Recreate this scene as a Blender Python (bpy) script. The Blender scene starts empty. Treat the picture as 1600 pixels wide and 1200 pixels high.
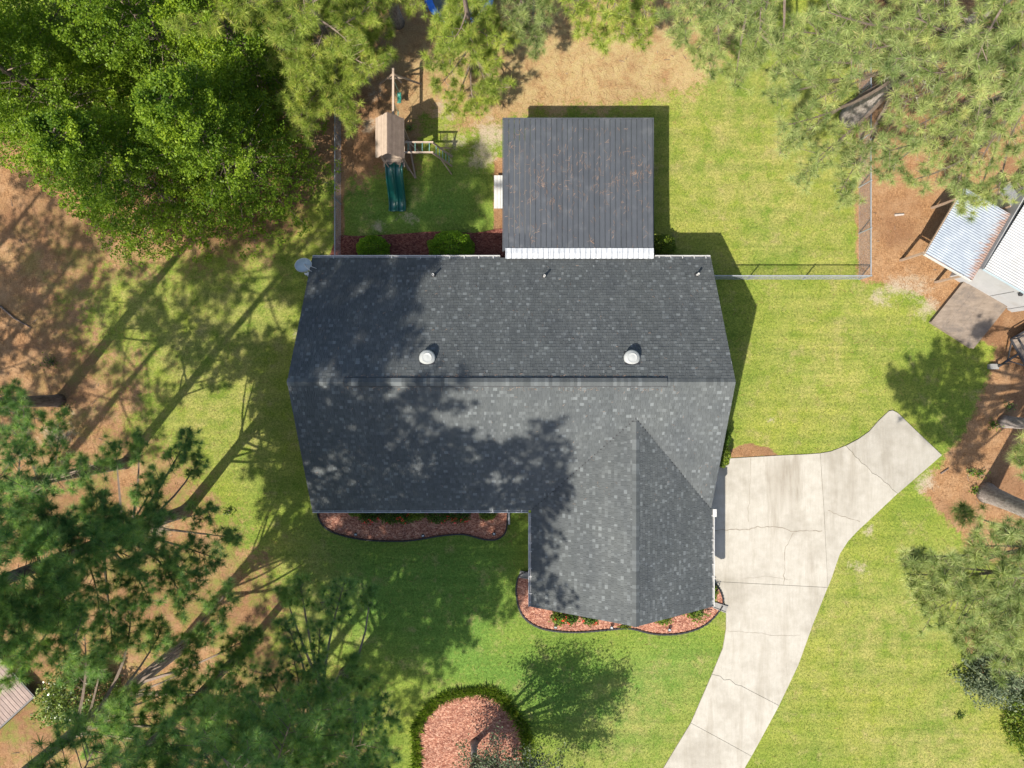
import bpy, math, random
import numpy as np
from mathutils import Vector, Matrix

SC = bpy.context.scene
COL = SC.collection
R = math.radians

# ------------------------------------------------------------------ camera
H = 35.0                      # flying height of the camera
FPX = 1109.0                  # focal length in pixels of the 1600 px wide photograph
cam_d = bpy.data.cameras.new('camera')
cam = bpy.data.objects.new('camera', cam_d)
COL.objects.link(cam)
cam.location = (0, 0, H)
cam.rotation_euler = (0, 0, 0)
cam_d.sensor_width = 36.0
cam_d.lens = FPX / 1600 * 36.0
cam_d.clip_start = 0.1
cam_d.clip_end = 2000
SC.camera = cam

# ------------------------------------------------------------------ world, sun, exposure
SUN_EL = R(52.5)
SUN_DIR = Vector((0.630, 0.777, 0)).normalized()      # the way shadows fall on the ground
world = bpy.data.worlds.new('World')
SC.world = world
world.use_nodes = True
wn = world.node_tree.nodes
wl = world.node_tree.links
wn.clear()
wo = wn.new('ShaderNodeOutputWorld')
bg = wn.new('ShaderNodeBackground')
sky = wn.new('ShaderNodeTexSky')
sky.sky_type = 'NISHITA'
sky.sun_disc = False
sky.sun_elevation = SUN_EL
sky.sun_rotation = math.atan2(-SUN_DIR.x, -SUN_DIR.y)
sky.air_density = 1.0
sky.dust_density = 1.8
sky.ozone_density = 0.8
bg.inputs['Strength'].default_value = 0.12
wl.new(sky.outputs[0], bg.inputs['Color'])
wl.new(bg.outputs[0], wo.inputs['Surface'])

sun_d = bpy.data.lights.new('sun', 'SUN')
sun_d.energy = 4.6
sun_d.angle = R(0.53)
sun_d.color = (1.0, 0.93, 0.82)
sun = bpy.data.objects.new('sun', sun_d)
COL.objects.link(sun)
ld = Vector((SUN_DIR.x * math.cos(SUN_EL), SUN_DIR.y * math.cos(SUN_EL), -math.sin(SUN_EL)))
sun.rotation_euler = ld.to_track_quat('-Z', 'Y').to_euler()
sun.location = (-20, -25, 60)

SC.view_settings.view_transform = 'Standard'
SC.view_settings.look = 'None'
SC.view_settings.gamma = 1.0
SC.view_settings.use_curve_mapping = False
SC.view_settings.exposure = 1.10
SC.cycles.max_bounces = 6
SC.cycles.diffuse_bounces = 3
SC.cycles.transmission_bounces = 4
SC.cycles.transparent_max_bounces = 4


def P(px, py, z=0.0):
    """the point at height z seen at pixel (px, py) of the 1600 x 1200 photograph"""
    k = (H - z) / FPX
    return Vector(((px - 800) * k, (600 - py) * k, z))


# ------------------------------------------------------------------ materials
def new_mat(name):
    m = bpy.data.materials.new(name)
    m.use_nodes = True
    nt = m.node_tree
    nt.nodes.clear()
    out = nt.nodes.new('ShaderNodeOutputMaterial')
    return m, nt, out


def nd(nt, typ, **kw):
    n = nt.nodes.new(typ)
    for k, v in kw.items():
        if k.startswith('i_'):
            n.inputs[k[2:].replace('_', ' ')].default_value = v
        else:
            setattr(n, k, v)
    return n


def ramp(nt, fac, stops):
    r = nt.nodes.new('ShaderNodeValToRGB')
    cr = r.color_ramp
    while len(cr.elements) < len(stops):
        cr.elements.new(0.5)
    for e, (p, c) in zip(cr.elements, stops):
        e.position = p
        e.color = (*c, 1) if len(c) == 3 else c
    if fac is not None:
        nt.links.new(fac, r.inputs[0])
    return r


def noise(nt, vec, scale, detail=4, rough=0.6, dist=0.0):
    n = nt.nodes.new('ShaderNodeTexNoise')
    n.inputs['Scale'].default_value = scale
    n.inputs['Detail'].default_value = detail
    n.inputs['Roughness'].default_value = rough
    n.inputs['Distortion'].default_value = dist
    if vec is not None:
        nt.links.new(vec, n.inputs['Vector'])
    return n


def mix(nt, fac, a, b, typ='MIX'):
    m = nt.nodes.new('ShaderNodeMix')
    m.data_type = 'RGBA'
    m.blend_type = typ
    for s, v in ((m.inputs[0], fac), (m.inputs[6], a), (m.inputs[7], b)):
        if isinstance(v, (int, float)):
            s.default_value = v
        elif isinstance(v, tuple):
            s.default_value = (*v, 1) if len(v) == 3 else v
        else:
            nt.links.new(v, s)
    return m.outputs[2]


def math_n(nt, op, a, b=None, clamp=False):
    m = nt.nodes.new('ShaderNodeMath')
    m.operation = op
    m.use_clamp = clamp
    for s, v in zip(m.inputs, (a, b)):
        if v is None:
            continue
        if isinstance(v, (int, float)):
            s.default_value = v
        else:
            nt.links.new(v, s)
    return m.outputs[0]


def geo_pos(nt):
    return nt.nodes.new('ShaderNodeNewGeometry').outputs['Position']


def mapped(nt, vec, scale=(1, 1, 1), rot=(0, 0, 0)):
    m = nt.nodes.new('ShaderNodeMapping')
    m.inputs['Scale'].default_value = scale
    m.inputs['Rotation'].default_value = rot
    nt.links.new(vec, m.inputs['Vector'])
    return m.outputs[0]


def attr(nt, name):
    a = nt.nodes.new('ShaderNodeAttribute')
    a.attribute_name = name
    return a.outputs['Fac']


def surf_mat(name, dark, light, scale=6.0, rough=0.8, bump=0.0, stretch=(1, 1, 1), rot=(0, 0, 0), tone=False,
             metallic=0.0, fine=60.0, detail=5, spec=0.3, stain=None):
    m, nt, out = new_mat(name)
    p = mapped(nt, geo_pos(nt), stretch, rot)
    n1 = noise(nt, p, scale, detail)
    n2 = noise(nt, p, fine, 3)
    f = math_n(nt, 'ADD', math_n(nt, 'MULTIPLY', n1.outputs[0], 0.65), math_n(nt, 'MULTIPLY', n2.outputs[0], 0.35))
    c = ramp(nt, f, [(0.32, dark), (0.68, light)]).outputs[0]
    if stain:
        col, sc, lo, hi = stain
        ns = noise(nt, geo_pos(nt), sc, 5, 0.65, 0.4)
        c = mix(nt, ramp(nt, ns.outputs[0], [(lo, (0, 0, 0)), (hi, (1, 1, 1))]).outputs[0], c, col)
    if tone:
        t = attr(nt, 'tone')
        c = mix(nt, 1.0, c, ramp(nt, t, [(0, (0, 0, 0)), (1, (1, 1, 1))]).outputs[0], 'MULTIPLY')
    b = nd(nt, 'ShaderNodeBsdfPrincipled', i_Roughness=rough, i_Metallic=metallic)
    b.inputs['Specular IOR Level'].default_value = spec
    nt.links.new(c, b.inputs['Base Color'])
    if bump:
        bp = nd(nt, 'ShaderNodeBump', i_Strength=bump, i_Distance=0.02)
        nt.links.new(f, bp.inputs['Height'])
        nt.links.new(bp.outputs[0], b.inputs['Normal'])
    nt.links.new(b.outputs[0], out.inputs[0])
    return m


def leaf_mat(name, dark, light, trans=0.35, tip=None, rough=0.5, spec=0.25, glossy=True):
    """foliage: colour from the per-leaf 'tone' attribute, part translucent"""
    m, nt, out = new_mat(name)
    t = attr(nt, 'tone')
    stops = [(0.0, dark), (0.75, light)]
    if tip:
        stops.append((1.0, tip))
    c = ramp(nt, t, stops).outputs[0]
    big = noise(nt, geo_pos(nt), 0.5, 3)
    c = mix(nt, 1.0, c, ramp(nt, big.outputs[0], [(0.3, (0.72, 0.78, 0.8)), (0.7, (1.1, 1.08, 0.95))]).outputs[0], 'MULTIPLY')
    b = nd(nt, 'ShaderNodeBsdfPrincipled', i_Roughness=rough)
    b.inputs['Specular IOR Level'].default_value = spec
    nt.links.new(c, b.inputs['Base Color'])
    tr = nd(nt, 'ShaderNodeBsdfTranslucent')
    c2 = mix(nt, 1.0, c, (1.0, 1.05, 0.55), 'MULTIPLY')
    nt.links.new(c2, tr.inputs['Color'])
    ms = nd(nt, 'ShaderNodeMixShader')
    ms.inputs[0].default_value = trans
    nt.links.new(b.outputs[0], ms.inputs[1])
    nt.links.new(tr.outputs[0], ms.inputs[2])
    nt.links.new(ms.outputs[0], out.inputs[0])
    return m


M = {}
M['white_paint'] = surf_mat('white_paint', (0.34, 0.34, 0.325), (0.42, 0.42, 0.405), 3, 0.5, fine=30)
M['white_trim'] = surf_mat('white_trim', (0.30, 0.30, 0.29), (0.40, 0.40, 0.39), 3, 0.45, fine=30)
M['vent_white'] = surf_mat('vent_white', (0.25, 0.26, 0.25), (0.31, 0.32, 0.31), 3, 0.4, fine=20)
M['siding'] = surf_mat('siding', (0.42, 0.40, 0.36), (0.52, 0.50, 0.45), 3, 0.7)
M['soffit'] = surf_mat('soffit', (0.55, 0.55, 0.53), (0.65, 0.65, 0.63), 3, 0.7)
M['dark_metal'] = surf_mat('dark_metal', (0.02, 0.02, 0.022), (0.04, 0.04, 0.043), 5, 0.5)
M['pipe_grey'] = surf_mat('pipe_grey', (0.30, 0.30, 0.29), (0.5, 0.5, 0.48), 9, 0.6)
M['galvanised'] = surf_mat('galvanised', (0.13, 0.135, 0.14), (0.22, 0.225, 0.23), 4, 0.6, metallic=0.1, fine=20)
M['flashing_metal'] = surf_mat('flashing_metal', (0.25, 0.265, 0.285), (0.40, 0.415, 0.43), 3.5, 0.5, fine=16)
M['fence_wire'] = surf_mat('fence_wire', (0.20, 0.215, 0.235), (0.30, 0.315, 0.335), 4, 0.5, metallic=0.3)
M['patio_panel'] = surf_mat('patio_panel', (0.045, 0.050, 0.057), (0.060, 0.066, 0.074), 1.1, 0.42, tone=True, fine=9,
                            spec=0.35, stain=((0.085, 0.088, 0.094), 2.2, 0.55, 0.75))
M['carport_metal'] = surf_mat('carport_metal', (0.33, 0.38, 0.44), (0.46, 0.50, 0.55), 2.0, 0.45, metallic=0.25, fine=12)
M['white_roof'] = surf_mat('white_roof', (0.27, 0.275, 0.28), (0.33, 0.33, 0.33), 1.6, 0.5, fine=10,
                           stain=((0.25, 0.24, 0.225), 1.2, 0.56, 0.8))
M['old_wood'] = surf_mat('old_wood', (0.16, 0.115, 0.085), (0.26, 0.19, 0.145), 5, 0.85, stretch=(1, 1, 1), tone=True, fine=40)
M['pale_wood'] = surf_mat('pale_wood', (0.29, 0.225, 0.17), (0.38, 0.30, 0.235), 5, 0.8, tone=True, fine=40)
M['post_wood'] = surf_mat('post_wood', (0.24, 0.17, 0.12), (0.36, 0.27, 0.2), 7, 0.85, fine=40)
M['deck_wood'] = surf_mat('deck_wood', (0.115, 0.09, 0.07), (0.225, 0.18, 0.14), 2.2, 0.9, stretch=(1, 3, 1), rot=(0, 0, R(30)),
                          fine=26, stain=((0.10, 0.085, 0.075), 1.3, 0.5, 0.72))
M['brown_roof'] = surf_mat('brown_roof', (0.155, 0.11, 0.092), (0.25, 0.185, 0.158), 3, 0.7, fine=20, tone=True)
M['dark_soil'] = surf_mat('dark_soil', (0.02, 0.015, 0.012), (0.05, 0.035, 0.025), 5, 0.95)
M['green_plastic'] = surf_mat('green_plastic', (0.004, 0.062, 0.048), (0.007, 0.085, 0.068), 2, 0.28, fine=8, spec=0.5)
M['green_bar'] = surf_mat('green_bar', (0.10, 0.20, 0.17), (0.14, 0.26, 0.22), 6, 0.4)
M['teal_seat'] = surf_mat('teal_seat', (0.03, 0.20, 0.15), (0.05, 0.26, 0.2), 3, 0.3)
M['blue_pad'] = surf_mat('blue_pad', (0.012, 0.10, 0.42), (0.03, 0.17, 0.58), 3, 0.45)
M['jump_mat'] = surf_mat('jump_mat', (0.05, 0.07, 0.06), (0.12, 0.13, 0.12), 6, 0.8)
M['edging'] = surf_mat('edging', (0.010, 0.010, 0.012), (0.022, 0.022, 0.024), 8, 0.55)
M['dish_grey'] = surf_mat('dish_grey', (0.26, 0.33, 0.37), (0.34, 0.41, 0.45), 3, 0.4)
M['concrete_block'] = surf_mat('concrete_block', (0.15, 0.145, 0.135), (0.23, 0.225, 0.21), 9, 0.9)
M['light_glass'] = surf_mat('light_glass', (0.25, 0.26, 0.27), (0.38, 0.39, 0.40), 9, 0.2)
M['bark'] = surf_mat('bark', (0.05, 0.036, 0.03), (0.23, 0.175, 0.145), 11, 0.95, bump=0.8, stretch=(1, 1, 0.25), fine=18)
M['bark_grey'] = surf_mat('bark_grey', (0.085, 0.065, 0.055), (0.36, 0.32, 0.29), 11, 0.95, bump=1.0, stretch=(1, 1, 0.32), fine=26)
M['twig'] = surf_mat('twig', (0.10, 0.075, 0.058), (0.2, 0.155, 0.125), 9, 0.95)
M['dead_wood'] = surf_mat('dead_wood', (0.22, 0.19, 0.165), (0.42, 0.37, 0.33), 9, 0.95)
M['red_flower'] = surf_mat('red_flower', (0.55, 0.02, 0.02), (0.75, 0.05, 0.035), 9, 0.6)

M['pine_bright'] = leaf_mat('pine_bright', (0.175, 0.250, 0.038), (0.480, 0.550, 0.120), 0.48, (0.52, 0.40, 0.14))
M['pine_pale'] = leaf_mat('pine_pale', (0.165, 0.225, 0.070), (0.470, 0.530, 0.210), 0.48, (0.52, 0.42, 0.22))
M['pine_dark'] = leaf_mat('pine_dark', (0.110, 0.235, 0.085), (0.350, 0.510, 0.185), 0.52, (0.48, 0.52, 0.13))
M['cedar_leaf'] = leaf_mat('cedar_leaf', (0.055, 0.130, 0.014), (0.270, 0.375, 0.028), 0.5, (0.54, 0.58, 0.04))
M['shrub_leaf'] = leaf_mat('shrub_leaf', (0.020, 0.050, 0.006), (0.065, 0.125, 0.012), 0.35, (0.12, 0.17, 0.012))
M['bright_leaf'] = leaf_mat('bright_leaf', (0.045, 0.085, 0.010), (0.135, 0.195, 0.022), 0.38, (0.24, 0.26, 0.03))
M['boxwood'] = leaf_mat('boxwood', (0.050, 0.130, 0.008), (0.190, 0.350, 0.022), 0.45, (0.34, 0.44, 0.02))
M['grey_leaf'] = leaf_mat('grey_leaf', (0.045, 0.070, 0.038), (0.145, 0.175, 0.105), 0.3, (0.2, 0.21, 0.12))
M['holly_leaf'] = leaf_mat('holly_leaf', (0.045, 0.085, 0.012), (0.16, 0.22, 0.035), 0.3, (0.3, 0.32, 0.1), rough=0.3, spec=0.5)
M['liriope_leaf'] = leaf_mat('liriope_leaf', (0.085, 0.170, 0.016), (0.270, 0.350, 0.055), 0.5, (0.32, 0.30, 0.13))
M['lawn_blade'] = leaf_mat('lawn_blade', (0.080, 0.125, 0.016), (0.165, 0.195, 0.034), 0.35, (0.28, 0.25, 0.09))
M['straw_needle'] = surf_mat('straw_needle', (0.17, 0.085, 0.035), (0.40, 0.23, 0.11), 30, 0.85, fine=90)
M['roof_needle'] = surf_mat('roof_needle', (0.21, 0.105, 0.06), (0.44, 0.33, 0.25), 20, 0.85, fine=90)


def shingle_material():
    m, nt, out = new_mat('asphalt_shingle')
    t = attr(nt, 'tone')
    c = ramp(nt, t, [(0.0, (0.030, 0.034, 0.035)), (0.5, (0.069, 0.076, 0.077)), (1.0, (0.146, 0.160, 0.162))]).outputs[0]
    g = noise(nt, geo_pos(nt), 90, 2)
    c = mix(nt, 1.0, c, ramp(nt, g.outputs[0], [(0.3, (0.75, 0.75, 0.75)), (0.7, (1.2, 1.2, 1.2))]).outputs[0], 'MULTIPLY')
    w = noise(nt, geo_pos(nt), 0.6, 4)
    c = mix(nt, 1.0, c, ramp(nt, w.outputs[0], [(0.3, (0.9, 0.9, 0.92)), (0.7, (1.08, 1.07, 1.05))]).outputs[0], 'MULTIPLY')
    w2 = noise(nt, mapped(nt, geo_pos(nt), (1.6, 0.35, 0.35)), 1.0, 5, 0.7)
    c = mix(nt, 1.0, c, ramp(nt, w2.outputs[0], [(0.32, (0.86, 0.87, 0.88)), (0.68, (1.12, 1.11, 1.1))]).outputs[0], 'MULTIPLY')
    b = nd(nt, 'ShaderNodeBsdfPrincipled', i_Roughness=0.85)
    b.inputs['Specular IOR Level'].default_value = 0.25
    nt.links.new(c, b.inputs['Base Color'])
    bp = nd(nt, 'ShaderNodeBump', i_Strength=0.35, i_Distance=0.004)
    nt.links.new(g.outputs[0], bp.inputs['Height'])
    nt.links.new(bp.outputs[0], b.inputs['Normal'])
    nt.links.new(b.outputs[0], out.inputs[0])
    return m


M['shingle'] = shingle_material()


def ground_material():
    m, nt, out = new_mat('yard_ground')
    pos = geo_pos(nt)
    n_big = noise(nt, pos, 0.22, 4, 0.6)
    n_mid = noise(nt, pos, 1.1, 5, 0.65)
    n_clump = noise(nt, pos, 4.5, 5, 0.7)
    n_fine = noise(nt, pos, 16, 4, 0.75)
    n_blade = noise(nt, pos, 55, 3, 0.8)
    # grass
    g = mix(nt, ramp(nt, n_mid.outputs[0], [(0.35, (0, 0, 0)), (0.65, (1, 1, 1))]).outputs[0], (0.110, 0.158, 0.024), (0.152, 0.190, 0.034))
    g = mix(nt, ramp(nt, n_big.outputs[0], [(0.42, (0, 0, 0)), (0.66, (0.75, 0.75, 0.75))]).outputs[0], g, (0.185, 0.205, 0.032))
    g = mix(nt, math_n(nt, 'MULTIPLY', attr(nt, 'shade_green'), 0.85), g, (0.080, 0.160, 0.030))  # shaded lawn's green mixed into the grass colour
    dry = math_n(nt, 'MULTIPLY', attr(nt, 'dry'), ramp(nt, n_mid.outputs[0], [(0.36, (0, 0, 0)), (0.62, (1, 1, 1))]).outputs[0])
    g = mix(nt, math_n(nt, 'MULTIPLY', dry, 0.8), g, (0.240, 0.220, 0.075))
    thin = ramp(nt, n_clump.outputs[0], [(0.55, (0, 0, 0)), (0.75, (0.7, 0.7, 0.7))]).outputs[0]
    g = mix(nt, thin, g, (0.215, 0.205, 0.055))
    mow = noise(nt, mapped(nt, pos, (0.18, 2.6, 1), (0, 0, R(-28))), 1.0, 3, 0.6, 0.3)
    g = mix(nt, 1.0, g, ramp(nt, mow.outputs[0], [(0.35, (0.86, 0.90, 0.86)), (0.65, (1.13, 1.10, 1.08))]).outputs[0], 'MULTIPLY')
    bare = ramp(nt, noise(nt, pos, 0.9, 7, 0.75).outputs[0], [(0.54, (0, 0, 0)), (0.70, (0.75, 0.75, 0.75))]).outputs[0]
    g = mix(nt, bare, g, (0.245, 0.205, 0.090))
    gl = math_n(nt, 'ADD', math_n(nt, 'MULTIPLY', n_fine.outputs[0], 0.6), math_n(nt, 'MULTIPLY', n_blade.outputs[0], 0.4))
    n_grain = noise(nt, pos, 8.5, 4, 0.75)
    g = mix(nt, 1.0, g, ramp(nt, n_grain.outputs[0], [(0.33, (0.62, 0.68, 0.6)), (0.5, (1, 1, 1)), (0.67, (1.32, 1.25, 1.3))]).outputs[0], 'MULTIPLY')
    g = mix(nt, 1.0, g, ramp(nt, gl, [(0.34, (0.42, 0.50, 0.50)), (0.5, (1, 1, 1)), (0.66, (1.5, 1.42, 1.35))]).outputs[0], 'MULTIPLY')
    # pine straw
    str1 = noise(nt, mapped(nt, pos, (30, 5, 10), (0, 0, R(25))), 1.0, 4, 0.7, 0.6)
    str2 = noise(nt, mapped(nt, pos, (6, 34, 10), (0, 0, R(-20))), 1.0, 4, 0.7, 0.6)
    st = math_n(nt, 'MULTIPLY', math_n(nt, 'ADD', str1.outputs[0], str2.outputs[0]), 0.5)
    s = ramp(nt, st, [(0.36, (0.095, 0.048, 0.024)), (0.5, (0.235, 0.128, 0.060)), (0.64, (0.39, 0.245, 0.130))]).outputs[0]
    s = mix(nt, ramp(nt, n_mid.outputs[0], [(0.42, (0, 0, 0)), (0.66, (0.8, 0.8, 0.8))]).outputs[0], s, (0.285, 0.180, 0.100))
    s = mix(nt, ramp(nt, n_big.outputs[0], [(0.48, (0, 0, 0)), (0.62, (0.65, 0.65, 0.65))]).outputs[0], s, (0.150, 0.078, 0.042))
    gm = math_n(nt, 'MULTIPLY', ramp(nt, noise(nt, pos, 0.75, 6, 0.7).outputs[0], [(0.45, (0, 0, 0)), (0.60, (0.85, 0.85, 0.85))]).outputs[0], attr(nt, 'weedy'))
    s = mix(nt, gm, s, (0.135, 0.150, 0.034))
    s = mix(nt, math_n(nt, 'MULTIPLY', attr(nt, 'pale'), ramp(nt, n_mid.outputs[0], [(0.34, (0.25, 0.25, 0.25)), (0.58, (0.9, 0.9, 0.9))]).outputs[0]), s, mix(nt, n_clump.outputs[0], (0.22, 0.19, 0.06), (0.39, 0.285, 0.165)))
    s = mix(nt, 1.0, s, ramp(nt, gl, [(0.34, (0.55, 0.52, 0.5)), (0.5, (1, 1, 1)), (0.66, (1.3, 1.3, 1.3))]).outputs[0], 'MULTIPLY')
    s = mix(nt, ramp(nt, n_clump.outputs[0], [(0.6, (0, 0, 0)), (0.74, (0.6, 0.6, 0.6))]).outputs[0], s, (0.105, 0.055, 0.026))
    # bare sand
    sd = ramp(nt, n_fine.outputs[0], [(0.3, (0.22, 0.175, 0.115)), (0.7, (0.38, 0.325, 0.245))]).outputs[0]
    # masks broken up by noise
    nz = math_n(nt, 'ADD', math_n(nt, 'MULTIPLY', n_mid.outputs[0], 0.5), math_n(nt, 'MULTIPLY', n_clump.outputs[0], 0.35))
    nz = math_n(nt, 'ADD', nz, math_n(nt, 'MULTIPLY', n_fine.outputs[0], 0.15))
    nz = math_n(nt, 'MULTIPLY', math_n(nt, 'SUBTRACT', nz, 0.5), 2.6)
    ms = math_n(nt, 'ADD', math_n(nt, 'MULTIPLY', math_n(nt, 'SUBTRACT', attr(nt, 'straw'), 0.5), 1.7), math_n(nt, 'MULTIPLY', nz, 1.15))
    ms = ramp(nt, math_n(nt, 'ADD', ms, 0.5), [(0.35, (0, 0, 0)), (0.65, (1, 1, 1))]).outputs[0]
    c = mix(nt, ms, g, s)
    md = math_n(nt, 'ADD', math_n(nt, 'MULTIPLY', math_n(nt, 'SUBTRACT', attr(nt, 'sand'), 0.5), 2.0), math_n(nt, 'MULTIPLY', nz, 2.2))
    md = ramp(nt, math_n(nt, 'ADD', md, 0.5), [(0.3, (0, 0, 0)), (1.0, (0.85, 0.85, 0.85))]).outputs[0]
    c = mix(nt, md, c, sd)
    b = nd(nt, 'ShaderNodeBsdfPrincipled', i_Roughness=0.95)
    b.inputs['Specular IOR Level'].default_value = 0.1
    nt.links.new(c, b.inputs['Base Color'])
    bp = nd(nt, 'ShaderNodeBump', i_Strength=0.9, i_Distance=0.05)
    nt.links.new(gl, bp.inputs['Height'])
    nt.links.new(bp.outputs[0], b.inputs['Normal'])
    nt.links.new(b.outputs[0], out.inputs[0])
    return m


M['ground'] = ground_material()


def mulch_material(name, a, b_, c_):
    m, nt, out = new_mat(name)
    pos = geo_pos(nt)
    v = nd(nt, 'ShaderNodeTexVoronoi')
    v.inputs['Scale'].default_value = 16
    w = noise(nt, pos, 7, 3)
    pv = mix(nt, 0.12, pos, w.outputs[1])
    nt.links.new(mapped(nt, pv, (1, 1.8, 1), (0, 0, R(35))), v.inputs['Vector'])
    sep = nt.nodes.new('ShaderNodeSeparateColor')
    nt.links.new(v.outputs['Color'], sep.inputs[0])
    c = ramp(nt, sep.outputs[0], [(0.0, a), (0.55, b_), (1.0, c_)]).outputs[0]
    big = noise(nt, pos, 1.4, 4)
    c = mix(nt, 1.0, c, ramp(nt, big.outputs[0], [(0.3, (0.8, 0.8, 0.8)), (0.7, (1.12, 1.1, 1.05))]).outputs[0], 'MULTIPLY')
    b = nd(nt, 'ShaderNodeBsdfPrincipled', i_Roughness=0.95)
    b.inputs['Specular IOR Level'].default_value = 0.1
    nt.links.new(c, b.inputs['Base Color'])
    bp = nd(nt, 'ShaderNodeBump', i_Strength=0.8, i_Distance=0.03)
    nt.links.new(sep.outputs[1], bp.inputs['Height'])
    nt.links.new(bp.outputs[0], b.inputs['Normal'])
    nt.links.new(b.outputs[0], out.inputs[0])
    return m


M['mulch'] = mulch_material('red_mulch', (0.13, 0.048, 0.034), (0.275, 0.125, 0.085), (0.42, 0.245, 0.175))
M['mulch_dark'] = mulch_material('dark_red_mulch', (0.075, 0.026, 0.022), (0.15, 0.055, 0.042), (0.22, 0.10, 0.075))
M['mulch_chip'] = surf_mat('mulch_chip', (0.18, 0.06, 0.042), (0.46, 0.25, 0.19), 20, 0.9, fine=50)


def concrete_material():
    m, nt, out = new_mat('concrete')
    pos = geo_pos(nt)
    n0 = noise(nt, pos, 0.35, 5, 0.65)
    n1 = noise(nt, pos, 2.2, 6, 0.7)
    n2 = noise(nt, pos, 40, 3, 0.7)
    c = ramp(nt, n1.outputs[0], [(0.3, (0.282, 0.263, 0.222)), (0.7, (0.342, 0.322, 0.280))]).outputs[0]
    # tyre-darkened and weathered streaks running with the drive
    sx = noise(nt, mapped(nt, pos, (1.3, 0.16, 1)), 1.0, 5, 0.7)
    c = mix(nt, ramp(nt, sx.outputs[0], [(0.50, (0, 0, 0)), (0.72, (0.5, 0.5, 0.5))]).outputs[0], c, (0.180, 0.155, 0.115))
    c = mix(nt, ramp(nt, n0.outputs[0], [(0.50, (0, 0, 0)), (0.68, (0.6, 0.6, 0.6))]).outputs[0], c, (0.195, 0.177, 0.142))
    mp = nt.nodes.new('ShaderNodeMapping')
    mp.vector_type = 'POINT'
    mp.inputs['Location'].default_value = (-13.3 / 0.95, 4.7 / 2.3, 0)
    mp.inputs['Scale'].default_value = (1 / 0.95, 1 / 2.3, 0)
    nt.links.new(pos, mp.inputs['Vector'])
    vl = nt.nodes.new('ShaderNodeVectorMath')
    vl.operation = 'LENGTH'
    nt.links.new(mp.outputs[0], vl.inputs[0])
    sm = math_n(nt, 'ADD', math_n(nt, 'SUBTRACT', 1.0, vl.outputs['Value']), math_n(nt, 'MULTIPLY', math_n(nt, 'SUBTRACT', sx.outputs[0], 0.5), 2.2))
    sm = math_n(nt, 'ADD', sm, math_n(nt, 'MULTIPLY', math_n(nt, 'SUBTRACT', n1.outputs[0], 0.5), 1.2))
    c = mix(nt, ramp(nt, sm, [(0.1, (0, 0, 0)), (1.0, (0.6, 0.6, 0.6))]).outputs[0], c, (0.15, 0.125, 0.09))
    br = noise(nt, mapped(nt, pos, (14, 1.2, 1)), 1.0, 3, 0.6)
    c = mix(nt, 1.0, c, ramp(nt, br.outputs[0], [(0.3, (0.95, 0.95, 0.95)), (0.7, (1.04, 1.04, 1.04))]).outputs[0], 'MULTIPLY')
    c = mix(nt, 1.0, c, ramp(nt, n2.outputs[0], [(0.3, (0.9, 0.9, 0.9)), (0.7, (1.07, 1.07, 1.07))]).outputs[0], 'MULTIPLY')
    t = attr(nt, 'tone')
    c = mix(nt, 1.0, c, ramp(nt, t, [(0, (0, 0, 0)), (1, (1, 1, 1))]).outputs[0], 'MULTIPLY')
    b = nd(nt, 'ShaderNodeBsdfPrincipled', i_Roughness=0.9)
    b.inputs['Specular IOR Level'].default_value = 0.2
    nt.links.new(c, b.inputs['Base Color'])
    bp = nd(nt, 'ShaderNodeBump', i_Strength=0.25, i_Distance=0.01)
    nt.links.new(n2.outputs[0], bp.inputs['Height'])
    nt.links.new(bp.outputs[0], b.inputs['Normal'])
    nt.links.new(b.outputs[0], out.inputs[0])
    return m


M['concrete'] = concrete_material()
M['crack'] = surf_mat('crack', (0.12, 0.10, 0.075), (0.23, 0.20, 0.155), 6, 0.95)


def rust_material():
    """pale corrugated sheet with rust runs along its upper edge (positions in the sheet's own 'rust' attribute)"""
    m, nt, out = new_mat('rusty_corrugated')
    pos = geo_pos(nt)
    n1 = noise(nt, pos, 2.2, 5)
    c = ramp(nt, n1.outputs[0], [(0.3, (0.185, 0.215, 0.255)), (0.7, (0.27, 0.30, 0.335))]).outputs[0]
    r = attr(nt, 'rust')
    st = noise(nt, mapped(nt, pos, (2.2, 9, 1), (0, 0, R(30))), 1.0, 4, 0.6)
    f = math_n(nt, 'ADD', r, math_n(nt, 'MULTIPLY', math_n(nt, 'SUBTRACT', st.outputs[0], 0.5), 1.6))
    f = ramp(nt, f, [(0.5, (0, 0, 0)), (0.85, (0.8, 0.8, 0.8))]).outputs[0]
    c = mix(nt, f, c, (0.20, 0.105, 0.065))
    b = nd(nt, 'ShaderNodeBsdfPrincipled', i_Roughness=0.5, i_Metallic=0.2)
    nt.links.new(c, b.inputs['Base Color'])
    nt.links.new(b.outputs[0], out.inputs[0])
    return m


M['rusty'] = rust_material()


# ------------------------------------------------------------------ scene-graph helpers
BASE = {}


def thing(name, label, cat, loc=(0, 0, 0), group=None):
    o = bpy.data.objects.new(name, None)
    o.empty_display_size = 0.2
    COL.objects.link(o)
    o.location = loc
    o['label'] = label
    o['category'] = cat
    if group:
        o['group'] = group
    BASE[o] = Vector(loc)
    return o


def tag(o, label=None, cat=None, group=None, kind=None):
    for k, v in (('label', label), ('category', cat), ('group', group), ('kind', kind)):
        if v:
            o[k] = v
    return o


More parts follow.
